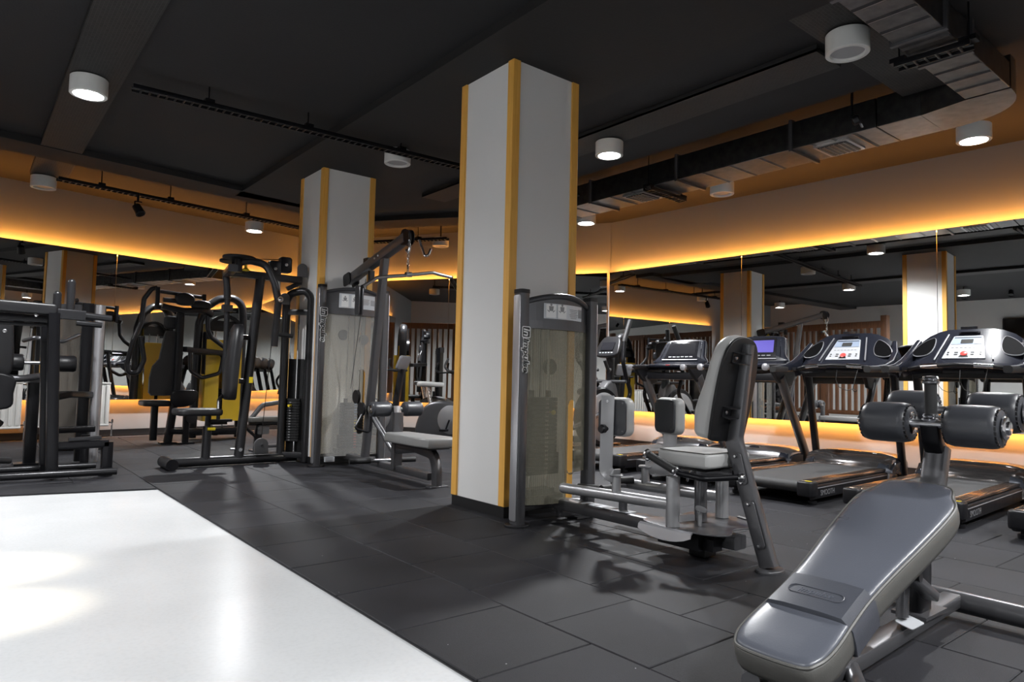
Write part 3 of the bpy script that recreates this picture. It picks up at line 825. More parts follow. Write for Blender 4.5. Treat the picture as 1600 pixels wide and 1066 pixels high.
def tower(t, xl, xr, Y, H, bulge, shroud, posts, slot, z_bot, header_h, side_silver=True, stack=(.22, .72), stack_x=.42, coloured=False, rear=False):
    for sx, x in ((-1, xl), (1, xr)):
        b = B(); b.bar([(x, Y, .012), (x, Y, H - .012)], .075, .085, up=(0, 1, 0), ch=.018); p = put('post', b, posts, t)
        if side_silver:
            b = B(); b.prism(rrect(.066, H - .06, .012, 2), .006, frame((x + sx * .0370, Y, H / 2 + .005), (0, sx, 0), (0, 0, 1)), e=.003, both=False); put('side_plate', b, M['alu'], p, label='brushed silver side plate')
        b = B(); b.bar([(x, Y, H - .014), (x, Y, H + .012)], .08, .09, up=(0, 1, 0), ch=.02); put('cap', b, M['blackplastic'], p)
        b = B(); b.prism([(x + .085 * cos(k * pi / 16), Y + .075 * sin(k * pi / 16)) for k in range(32)], .014, None, e=.004, both=False); put('foot', b, M['blackplastic'], p)
    xa, xb = xl + .04, xr - .04
    arch = lambda u: H - .065 + .050 * (1 - (2 * u - 1) ** 2)
    b = B(); pts = [(xa + (xb - xa) * k / 16, arc_y(k / 16, Y, bulge) + .006, arch(k / 16) + .004) for k in range(17)]
    b.tube(pts, .026, 12, oval=.75); put('arch_rail', b, posts, t)
    zt = H - header_h
    b = B(); bowed_plate(b, xa, xb, Y, bulge * .95, lambda u: zt, lambda u: arch(u) - .004, .02); hd = put('header_panel', b, M['gun'], t)
    b = B(); bowed_plate(b, xa + .01, xb - .01, Y - .012, bulge * .95, lambda u: zt + .0, lambda u: zt + .055, .03); put('header_ledge', b, M['gun'], hd)
    # instruction placard
    def onhead(u, z, d=.003):
        x = xa + (xb - xa) * u; y = arc_y(u, Y, bulge * .95) - d
        s = -bulge * .95 * -4 * (2 * u - 1) / (xb - xa)
        return frame((x, y, z), (1, s, 0), (0, 0, 1))
    zc = zt + .055 + (H - .07 - zt - .055) / 2 + .01; ph = (H - .08 - zt - .055)
    b = B(); cells = 10
    for i in range(cells):
        u0, u1 = .20 + .64 * i / cells, .20 + .64 * (i + 1) / cells; vs = []
        for u in (u0, u1):
            x_ = xa + (xb - xa) * u; y_ = arc_y(u, Y, bulge * .95) - .0035
            vs += [(x_, y_, zc - ph / 2), (x_, y_, zc + ph / 2), (x_, y_ + .003, zc - ph / 2), (x_, y_ + .003, zc + ph / 2)]
        b.add(vs, [(0, 4, 5, 1), (2, 3, 7, 6), (1, 5, 7, 3), (0, 2, 6, 4)] + ([(0, 1, 3, 2)] if i == 0 else []) + ([(4, 6, 7, 5)] if i == cells - 1 else []))
    pc = put('placard', b, M['placard'], t, label='pale instruction placard')
    for u in (.29, .45):
        mx = onhead(u, zc, .0055)
        b = B(); b.prism(rrect(.075, ph * .86, .004, 1), .0008, mx); put('picture_field', b, M['decalwhite'], pc)
        mx2 = mx @ Matrix.Translation((0, .012, .001))
        b = B(); b.prism([(.008 * cos(k * pi / 6), .03 + .009 * sin(k * pi / 6)) for k in range(12)], .0006, mx2); b.prism([(-.014, -.012), (.014, -.012), (.018, .02), (-.018, .02)], .0006, mx2)
        for s_ in (-1, 1): b.prism([(s_ * .012, -.014), (s_ * .03, -.004), (s_ * .028, -.010), (s_ * .013, -.022)], .0006, mx2)
        put('figure_drawing', b, M['decalgrey'], pc)
    b = B()
    for k in range(6): b.prism(rrect(.09 - .012 * (k % 3), .004, .001, 1), .0006, onhead(.655, zc + ph * .2 - .011 * k, .0055))
    for k in range(3): b.prism(rrect(.009, .06, .003, 2), .0006, onhead(.765 + .028 * k, zc, .0055))
    put('small_print', b, M['decalgrey'], pc)
    # shroud with a long slot for the pin
    def hole(u):
        a, c, za, zb = slot
        if u < a or u > c: return None
        q = (u - (a + c) / 2) / ((c - a) / 2); r = (c - a) / 2 * (xb - xa) * math.sqrt(max(0, 1 - q * q))
        rr = (c - a) / 2 * (xb - xa)
        return (za + rr - r, zb - rr + r)
    n = 40
    b = B(); bowed_plate(b, xa, xb, Y, bulge * .9, lambda u: z_bot[0] if u < z_bot[2] else z_bot[1], lambda u: zt + .01, .004, n, hole)
    put('shroud', b, shroud, t, label='smoked see-through front cover with a slot')
    if rear: 
        b = B(); bowed_plate(b, xa, xb, Y + .085, -.04, lambda u: .12, lambda u: zt + .1, .004, 8); put('rear_cover', b, shroud, t)
    # weight stack, rods, pin
    xs = xa + (xb - xa) * stack_x; ys = Y + .10; z = stack[0]
    b = B(); b.box((xs, ys, .14), (.34, .13, .05)); b.box((xs, ys, .185), (.20, .10, .04)); put('stack_base', b, M['gun'], t)
    k = 0
    while z < stack[1]:
        w = .28 if k < 5 else .235
        b = B(); b.prism(rrect(w, .11, .012, 2), .0265, Matrix.Translation((xs, ys, z)), e=.003, seg=1); put('weight_plate', b, M['plate'], t)
        if coloured or k % 1 == 0:
            b = B(); b.box((xs + .02, ys - .0563, z + .0135), (.030, .002, .012)); put('weight_sticker', b, M['decalblue'] if (coloured and k > 10) else M['yellowknob'] if (coloured and k > 5) else M['decalred'] if coloured else M['decalgrey'], t)
        z += .0285; k += 1
    for s_ in (-1, 1):
        b = B(); b.cyl((xs + s_ * .075, ys, .2), (xs + s_ * .075, ys, zt + .05), .009, 10); put('guide_rod', b, M['chrome'], t)
        b = B(); b.cyl((xs + s_ * .075, ys, z), (xs + s_ * .075, ys, z + .045), .02, 12); put('bushing', b, M['plategrey'], t)
    b = B(); b.cyl((xs, ys, z), (xs, ys, zt + .06), .004, 6); put('lift_cable', b, M['cable'], t)
    b = B(); b.cyl((xs + .045, ys - .055, z - .10), (xs + .045, ys - .085, z - .10), .006, 8); b.lathe([(.0, 0), (.014, .003), (.016, .014), (.01, .024), (0, .026)], (xs + .045, ys - .08, z - .10), (0, -1, 0), 14); put('selector_pin', b, M['yellowknob'], t, label='yellow selector pin')
    # pulley wheels under the header
    for q in (-.10, .14):
        b = B(); b.lathe([(.02, -.012), (.055, -.012), (.050, 0), (.055, .012), (.02, .012)], (xs + q, Y + .16, zt - .10 - abs(q)), (0, 1, 0), 22); put('pulley', b, M['blackplastic'], t)
    for z_ in (H - .10, .09):
        b = B(); b.bar([(xl + .01, Y + .01, z_), (xl + .10, Y + .10, z_), (xr - .10, Y + .10, z_), (xr - .01, Y + .01, z_)], .045, .05, bend=.05); put('rear_rail', b, posts, t)

def bolt(b, p, axis, r=.011, h=.012):
    b.lathe([(r * .9, 0), (r, h * .2), (r, h * .7), (r * .6, h), (0, h * 1.02)], p, axis, 6)

# ---------------------------------------------------------------- hip abductor (centre of the picture)
t = thing('hip_abductor_machine', 'grey seated hip machine with light grey backrest, its frosted weight tower before the large column', 'exercise machine', (3.14, 2.6, 0))
tower(t, 2.800, 3.425, 3.375, 1.495, .075, M['frost'], M['gun'], (.60, .745, .30, .80), (.125, .315, .58), .235, stack=(.30, .80), stack_x=.40)
brand(t, frame((2.806, 3.375 - .0436, 1.125), (0, 0, -1), (1, 0, 0)), .285)
cxm = 3.17
b = B(); b.bar([(3.15, 3.36, .115), (cxm, 2.02, .112)], .11, .07); put('main_beam', b, M['gun'], t)
b = B(); b.prism(rrect(.085, .40, .006, 1), .002, frame((3.153, 2.93, .1505), (1, 0, 0), (0, 1, 0))); put('beam_sticker', b, M['panelwhite'], t, label='pale sticker on the main beam')
b = B()
for k in range(5): b.box((3.153, 2.80 + .07 * k, .1528), (.06, .022, .0006))
put('sticker_print', b, M['decalgrey'], t)
b = B(); b.box((3.34, 3.36, .012), (.16, .12, .016)); b.bar([(3.15, 3.36, .06), (3.40, 3.36, .05)], .06, .07); put('front_foot', b, M['gun'], t)
b = B(); b.bar([(3.185, 1.866, .02), (3.18, 2.066, .635), (3.165, 1.992, 1.135)], .088, .055, up=(1, 0, 0), bend=.14, ch=.012); up_ = put('rear_upright', b, M['gun'], t)
b = B(); b.prism([(3.185 + .085 * cos(k * pi / 14), 1.862 + .06 * sin(k * pi / 14)) for k in range(28)], .014, None, e=.004, both=False); put('foot_plate', b, M['gun'], up_)
# gusset plates with bolts on the upright's left side
for (ya, za, yb, zb) in ((2.03, .555, 1.995, .425), (1.955, .32, 1.895, .125)):
    d = Vector((0, yb - ya, zb - za)); c = Vector((3.185 - .0455, (ya + yb) / 2, (za + zb) / 2))
    b = B(); b.prism(rrect(d.length + .03, .06, .016, 3), .006, frame(c + Vector((.001, 0, 0)), d, Vector((0, d.z, -d.y))) @ Matrix.Translation((0, 0, -.006)), e=.002); put('gusset_plate', b, M['gun'], up_)
    b = B(); bolt(b, (3.185 - .044, ya, za), (-1, 0, 0)); bolt(b, (3.185 - .044, yb, zb), (-1, 0, 0)); put('bolt', b, M['chrome'], up_)
# backrest: bowed vinyl pad on a black shell
th_ = math.atan2(-.105, .515)   # lean: y per z
bz = Vector((0, -.20, .98)).normalized(); bx = Vector((1, 0, 0)); by = bx.cross(bz)
def back_out(k):
    pts = [(-.125, -.255), (.125, -.255), (.158, -.20), (.168, 0), (.155, .17), (.105, .265), (0, .295), (-.105, .265), (-.155, .17), (-.168, 0), (-.158, -.20)]
    return spline([(x * k, z * (1 + (k - 1) * .6)) for x, z in pts], 4)
Cb = Vector((3.165, 2.062, .885))
mb = frame(Cb, (1, 0, 0), bz)      # w = u x v = -by ... points towards -Y
wdir = (mb @ Vector((0, 0, 1, 0)).to_4d() if False else (mb.to_3x3() @ Vector((0, 0, 1))))
flip = Matrix.Identity(4) if wdir.y > 0 else Matrix.Diagonal((-1, 1, -1, 1))
mb = mb @ flip                      # w now points to +Y (towards the sitter)
rings = []
o_ = back_out(1.0)
for w, k in ((-.012, .93), (0, .985), (.01, 1.0), (.040, 1.01), (.056, .985), (.068, .94), (.076, .86), (.080, .6), (.080, .3)):
    rings.append([mb @ Vector((x * k, z * (1 + (k - 1) * .7), w + (.035 * math.exp(-((z + .14) / .14) ** 2) if w > .03 else 0))) for x, z in o_])
b = B(); b.loft(rings); bp_ = put('backrest', b, M['greyvinyl'], t, label='light grey padded backrest', sharp=50)
b = B(); b.prism(back_out(1.0), .018, mb @ Matrix.Translation((.012, 0, -.024)), e=.006); put('back_shell', b, M['blackshell'], bp_)
b = B(); b.tube([mb @ Vector((x * .965, z * .975, -.010)) for x, z in o_] + [mb @ Vector((o_[0][0] * .965, o_[0][1] * .975, -.010))], .004, 6); put('piping', b, M['sidevinyl'], bp_)
for zz in (.185, -.10):
    b = B()
    for dz in (-.026, .026): b.box(mb @ Vector((.055, zz + dz, -.045)), (.10, .004, .05), mb.to_3x3())
    b.box(mb @ Vector((.07, zz, -.027)), (.07, .056, .005), mb.to_3x3())
    put('back_bracket', b, M['blackplastic'], bp_)
    b = B(); bolt(b, mb @ Vector((.082, zz, -.029)), mb.to_3x3() @ Vector((0, 0, -1))); put('bolt', b, M['steel'], bp_)
# seat
so = [(2.995, 2.085), (3.35, 2.085), (3.375, 2.12), (3.375, 2.30), (3.33, 2.425), (3.27, 2.455), (3.08, 2.455), (3.01, 2.425), (2.975, 2.30), (2.975, 2.10)]
b = B(); b.prism(so, .078, Matrix.Translation((0, 0, .487)), e=.018, seg=4); s_ = put('seat', b, M['greyvinyl'], t, sharp=50)
b = B(); ins = [(3.172 + (x - 3.172) * .955, 2.27 + (y - 2.27) * .955, .5655) for x, y in so]; b.tube(ins + [ins[0]], .0035, 6); put('piping', b, M['sidevinyl'], s_)
b = B(); b.box((3.172, 2.27, .478), (.30, .28, .02)); put('seat_board', b, M['blackplastic'], s_)
b = B(); b.cyl((3.18, 2.27, .18), (3.18, 2.27, .475), .034, 22); put('seat_post', b, M['gun'], t)
b = B(); b.bar([(3.18, 2.25, .455), (3.185, 2.06, .455)], .06, .05); put('seat_bracket', b, M['gun'], t)
b = B(); b.tube([(3.30, 2.31, .47), (3.31, 2.40, .46), (3.30, 2.44, .40), (3.33, 2.47, .36)], .007, 8, bend=.03); put('release_lever', b, M['chrome'], t)
# pivot posts, swing arms and knee pads
def pad_arm(px_, py0, ax, sgn, ang, py, hh):
    b = B(); b.cyl((px_, 2.275, .175), (px_, 2.275, .435), .036, 24, .003); pv = put('pivot_post', b, M['silverpaint'], t)
    end = Vector((ax, py0, .262))
    b = B(); b.tube([(px_, 2.29, .288), end - Vector((0, .02, 0))], .032, 16); b.ball(end - Vector((0, .02, 0)), .0318, 16, 8); put('swing_arm', b, M['silverpaint'], t)
    f = (py - 2.29) / (py0 - 2.29); x = px_ + (ax - px_) * f
    b = B(); b.cyl((x, py, .27), (x, py, .388), .026, 20); put('pad_post', b, M['silverpaint'], t)
    return x
x = pad_arm(2.945, 3.13, 2.95, -1, 0, 2.675, .38)
b = B(); b.bar([(x + .03, 2.675, .39), (x - .035, 2.685, .39), (x - .045, 2.715, .42), (x - .035, 2.715, .845)], .075, .010, up=(1, 0, 0), bend=.03, ch=.003)
b.lathe([(.04, 0), (.045, .005), (.04, .010), (0, .010)], (x + .0, 2.68, .388), (0, 0, 1), 20)
put('pad_plate', b, M['silverpaint'], t)
def knee_pad(c, rz, lab):
    R = Matrix.Translation(c) @ Matrix.Rotation(rz, 4, 'Z')
    q = R @ Matrix(((0, 0, 1, 0), (1, 0, 0, 0), (0, 1, 0, 0), (0, 0, 0, 1)))
    b = B(); b.prism(rrect(.215, .225, .045, 5), .075, q @ Matrix.Translation((0, 0, -.02)), e=.022, seg=4); k = put('knee_pad', b, M['greyvinyl'], t, label=lab, sharp=50)
    b = B(); b.prism(rrect(.19, .205, .035, 5), .014, q @ Matrix.Translation((0, 0, -.032)), e=.005); put('pad_back', b, M['darkvinyl'], k)
    b = B()
    for sy in (-1, 1):
        for sz in (-1, 1): bolt(b, R @ Vector((-.032, sy * .075, sz * .08)), R.to_3x3() @ Vector((-1, 0, 0)), .006, .004)
    put('screw', b, M['gun'], k)
knee_pad((x + .03, 2.72, .722), radians(8), 'left knee pad, light grey with dark back')
b = B(); b.lathe([(.012, 0), (.012, .02), (.024, .022), (.026, .045), (.02, .055), (0, .056)], (x - .04, 2.715, .655), (-1, 0, 0), 16); put('adjuster_knob', b, M['blackplastic'], t)
b = B(); bolt(b, (x - .040, 2.715, .81), (-1, 0, 0), .012, .008); put('bolt', b, M['steel'], t)
x2 = pad_arm(3.385, 3.13, 3.44, 1, 0, 2.86, .38)
b = B(); b.bar([(x2 + .0, 2.86, .393), (x2 + .05, 2.74, .393), (x2 + .06, 2.72, .42), (x2 + .065, 2.715, .74)], .085, .012, up=(1, 0, 0), bend=.03, ch=.003)
b.lathe([(.04, 0), (.045, .005), (.04, .012), (0, .012)], (x2, 2.86, .388), (0, 0, 1), 20); put('pad_plate', b, M['silverpaint'], t)
knee_pad((x2 + .005, 2.69, .722), radians(-14), 'right knee pad, charcoal face with light grey sides')
# rubber tipped foot pegs between the arms
b = B(); b.cyl((3.02, 3.05, .27), (3.02, 2.86, .285), .022, 14); b.cyl((3.12, 2.98, .255), (3.24, 2.93, .265), .024, 14); b.cyl((3.28, 3.02, .29), (3.40, 2.94, .30), .024, 14); put('foot_peg', b, M['rubberblack'], t)
b = B(); b.bar([(3.17, 2.82, .15), (3.17, 2.82, .25)], .05, .03); b.bar([(3.05, 2.98, .27), (3.33, 2.95, .27)], .03, .02); put('peg_bar', b, M['gun'], t)
# lobed foot plate with turned-down lip
po = [(2.93, 2.42), (2.98, 2.50), (3.10, 2.49), (3.17, 2.44), (3.28, 2.47), (3.40, 2.48), (3.47, 2.38), (3.47, 2.24), (3.42, 2.07), (3.33, 2.00), (3.17, 2.05), (3.02, 1.985), (2.93, 2.07), (2.915, 2.26)]
b = B(); b.prism(spline(po, 4), .007, Matrix.Translation((0, 0, .168)), e=.002); put('footplate', b, M['gun'], t)
b = B(); rings = []
for k in range(9):
    yy = 2.13 + .34 * k / 8; dz = .065 * math.sin(pi * (k + .6) / 9.2) ** .5
    rings.append([(2.918, yy, .175), (2.902, yy, .166), (2.896, yy, .172 - dz), (2.902, yy, .172 - dz), (2.908, yy, .160), (2.920, yy, .168)])
b.loft(rings); put('plate_lip', b, M['alu'], t, label='bright turned-down lip of the foot plate')
b = B(); b.tube([(3.34, 2.005, .172), (3.42, 2.06, .172), (3.47, 2.22, .172)], .016, 10, bend=.03); put('plate_edge', b, M['blackplastic'], t)
b = B(); b.box((3.08, 2.27, .115), (.20, .26, .09)); b.box((3.06, 2.12, .10), (.08, .08, .06)); b.box((3.17, 2.25, .03), (.10, .10, .05)); put('pivot_housing', b, M['black'], t)
b = B(); b.bar([(2.95, 2.25, .222), (3.05, 2.225, .222)], .03, .035); b.lathe([(.018, 0), (.03, .004), (.03, .016), (.0, .018)], (3.08, 2.20, .255), (0, -.3, 1), 14); b.cyl((3.08, 2.205, .175), (3.08, 2.205, .25), .012, 12); put('range_adjuster', b, M['silverpaint'], t)
# seat handles
def handle(b, g, c, sx):
    X = lambda x: cxm + sx * (x - cxm)
    b.tube([(X(2.905), 2.40, .535), (X(2.915), 2.22, .462), (X(2.96), 2.10, .442), (X(3.14), 1.99, .452)], .016, 12, bend=.07)
    g.tube([(X(2.905), 2.405, .537), (X(2.915), 2.235, .468)], .021, 12)
    for p, a in (((X(2.904), 2.415, .541), (0, 1, .4)), ((X(2.914), 2.232, .466), (0, 1, .4))):
        c.lathe([(.020, -.012), (.027, -.008), (.024, 0), (.027, .008), (.020, .012), (.0, .013)], p, a, 14)
    c.ball((X(2.912), 2.415, .515), .018, 10, 6); c.lathe([(.022, -.015), (.026, 0), (.022, .015), (0, .016)], (X(3.13), 1.995, .45), (.6, -.6, 0), 12)
hb, hg, hc = B(), B(), B(); handle(hb, hg, hc, 1); put('handle', hb, M['black'], t); put('handle_grip', hg, M['rubberblack'], t); put('handle_fitting', hc, M['chrome'], t)
hb, hg, hc = B(), B(), B(); handle(hb, hg, hc, -1); put('handle', hb, M['black'], t); put('handle_grip', hg, M['rubberblack'], t); put('handle_fitting', hc, M['chrome'], t)

# ---------------------------------------------------------------- decline abdominal bench (front right)
t = thing('decline_bench', 'slate vinyl decline sit-up bench with four black foam rollers in the right foreground', 'bench', (2.5, 1.06, 0))
YB = 1.06
P0 = Vector((1.80, YB, .158)); P1 = Vector((2.87, YB, .560))
du = (P1 - P0).normalized(); LBn = (P1 - P0).length
nn_ = Vector((-du.z, 0, du.x))     # pad normal, up
def bench_pts(u, v, w): return P0 + du * u + Vector((0, v, 0)) + nn_ * w
mbench = Matrix((du, Vector((0, 1, 0)), du.cross(Vector((0, 1, 0))))).transposed().to_4x4(); mbench.translation = P0
half = [(0.0, .085), (.035, .128), (.11, .142), (.24, .136), (.36, .133), (.52, .142), (.72, .160), (.90, .172), (1.0, .168), (1.055, .142), (LBn, .095)]
outl = [(u, -v) for u, v in half] + [(u, v) for u, v in reversed(half)]
sm = spline(outl, 5)
cu_ = .5 * LBn
def ring(k, w): return [bench_pts(cu_ + (u - cu_) * (1 - (1 - k) * .30), v * k, w) for u, v in sm]
b = B(); b.loft([ring(.90, -.085), ring(.97, -.078), ring(1.0, -.06), ring(1.01, -.03), ring(1.0, -.008), ring(.975, -.002)]); pad_ = put('pad_side', b, M['sidevinyl'], t, sharp=60, label='taupe grey sides of the pad')
b = B(); b.loft([ring(.965, -.006), ring(.955, .004), ring(.92, .010), ring(.80, .014), ring(.45, .016), ring(.1, .016)]); put('pad_top', b, M['slatevinyl'], t, sharp=60, label='slate blue-grey vinyl top of the pad')
b = B(); rr_ = ring(.975, .001); b.tube(rr_ + [rr_[0]], .005, 6); put('piping', b, M['sidevinyl'], t)
# wrap-around protective sleeve with embossed lozenge
def wid(u):
    for (a, va), (c, vc) in zip(half[:-1], half[1:]):
        if a <= u <= c: return va + (vc - va) * (u - a) / (c - a)
    return .1
rings = []
for u in (.215, .219, .27, .33, .381, .385):
    g = wid(u) + .004 if u not in (.215, .385) else wid(u) - .004
    tp = .030 if u not in (.215, .385) else .014
    sec = [(-g, -.088), (-g - .002, -.05), (-g, -.008), (-g + .012, .008), (-g * .8, tp - .004), (-g * .4, tp), (0, tp), (g * .4, tp), (g * .8, tp - .004), (g - .012, .008), (g, -.008), (g + .002, -.05), (g, -.088)]
    rings.append([bench_pts(u, v, w) for v, w in sec])
b = B(); b.loft(rings); sl = put('sleeve', b, M['sleevevinyl'], t, sharp=40, label='vinyl sleeve wrapped around the pad')
b = B(); lo = rrect(.04, .17, .02, 5); lz = [bench_pts(.300 + u, v, .0302) for u, v in lo]; b.tube(lz + [lz[0]], .0016, 5); put('embossed_outline', b, M['sleevevinyl'], sl)
text('embossed_word', 'impulse', .032, frame(bench_pts(.300, 0, .0300), (0, -1, 0), du), M['slatevinyl'], sl, depth=.0010, shear=.2, space=1.1)
# frame: centre beam, posts, cross foot, roller column
b = B(); b.bar([(1.97, YB - .02, .052), (2.30, YB - .02, .055), (3.20, YB, .075)], .07, .05, up=(0, 0, 1), bend=.1); put('main_beam', b, M['gun'], t)
b = B(); arc = [(1.86, YB - .13, .05), (1.98, YB - .17, .035), (2.12, YB - .10, .035), (2.22, YB - .03, .05)]; b.tube(arc, .028, 12, bend=.12)
b.tube([(1.86, YB + .09, .05), (1.98, YB + .13, .035), (2.12, YB + .06, .035), (2.22, YB - .01, .05)], .028, 12, bend=.12); put('front_foot', b, M['gun'], t)
b = B(); b.bar([(1.99, YB, .06), (2.0, YB, .17)], .05, .05); b.bar([(2.0, YB, .17), (2.75, YB, .445)], .07, .035); put('pad_support', b, M['black'], t)
b = B(); b.tube([(3.20, YB + .40, .062), (3.20, YB + .02, .066), (3.20, YB - .52, .062)], .042, 18); cf = put('cross_foot', b, M['gun'], t)
b = B()
for s_ in (-1, 1): b.cyl((3.20, YB - .06 + s_ * .46 - .01, .062), (3.20, YB - .06 + s_ * .46 + .015, .062), .046, 18, .004)
put('end_cap', b, M['black'], cf)
b = B(); b.bar([(2.84, YB, .085), (2.86, YB, .50)], .11, .055, up=(0, 1, 0)); put('rear_post', b, M['black'], t)
b = B(); b.box((2.85, YB, .092), (.20, .12, .012)); put('post_base', b, M['gun'], t)
b = B(); b.bar([(2.60, YB - .055, .28), (2.80, YB - .06, .17)], .05, .035); b.bar([(2.62, YB - .03, .12), (2.64, YB - .03, .30)], .045, .03); put('adjuster_link', b, M['gun'], t)
b = B(); b.cyl((2.60, YB - .10, .275), (2.60, YB + .05, .275), .017, 12); put('pivot_pin', b, M['black'], t)
b = B(); b.prism(rrect(.11, .06, .01, 2), .003, frame((2.63, YB - .05, .105), (1, 0, .0), (0, 1, .25))); put('warning_sticker', b, M['panelwhite'], t)
b = B(); b.bar([(2.88, YB, .42), (3.0, YB, .55), (3.05, YB, .69)], .075, .085, up=(0, 1, 0), bend=.12, ch=.02); put('roller_column', b, M['gun'], t)
b = B(); b.bar([(3.05, YB, .66), (3.0, YB, .72), (2.98, YB, .785)], .06, .07, up=(0, 1, 0), bend=.06, ch=.015); b.bar([(3.0, YB, .72), (3.22, YB, .835)], .045, .05, up=(0, 1, 0), ch=.012); put('roller_bracket', b, M['black'], t)
for (x, z, gl, gr, L_) in ((2.975, .785, .062, .058, .185), (3.225, .835, .062, .058, .185)):
    b = B(); b.cyl((x, YB + gl + L_ + .012, z), (x, YB - gr - L_ - .012, z), .0175, 18); put('roller_axle', b, M['steel'], t)
    for s_, g in ((1, gl), (-1, gr)):
        a = YB + s_ * g
        b = B(); R_ = .080
        b.lathe([(.03, 0), (R_ * .80, .004), (R_ * .95, .014), (R_, .034), (R_ * 1.01, L_ / 2), (R_, L_ - .034), (R_ * .95, L_ - .014), (R_ * .80, L_ - .004), (.03, L_)], (x, a, z), (0, s_, 0), 36)
        r_ = put('foam_roller', b, M['darkvinyl'], t, sharp=60)
        b = B()
        for k in range(24):
            an = 2 * pi * k / 24
            for yy in (.008, L_ - .008):
                b.box((x + R_ * .87 * cos(an), a + s_ * yy, z + R_ * .87 * sin(an)), (.006, .008, .012), Matrix.Rotation(-an, 3, 'Y'))
        put('end_pleats', b, M['padblack'], r_, kind='stuff')
        for yy in (-.004, L_ + .004):
            b = B(); sg = s_ if yy > 0 else -s_
            b.lathe([(.044, 0), (.045, .005), (.040, .009), (.026, .010), (.024, .018), (.020, .020), (0, .020)] if yy > 0 else [(.044, 0), (.045, .005), (.040, .008), (.0175, .008)], (x, a + s_ * (yy if yy > 0 else 0.004), z), (0, sg, 0), 28); put('chrome_cap', b, M['chrome'], r_)
b = B(); b.lathe([(.022, 0), (.022, .145)], (2.985, YB, .805), (0, 0, 1), 20); put('grip', b, M['rubberblack'], t)
b = B()
for z in (.795, .942): b.lathe([(.020, 0), (.031, .003), (.033, .010), (.027, .016), (.030, .022), (.026, .030), (0, .032)], (2.985, YB, z), (0, 0, 1), 24)
put('grip_collar', b, M['chrome'], t)
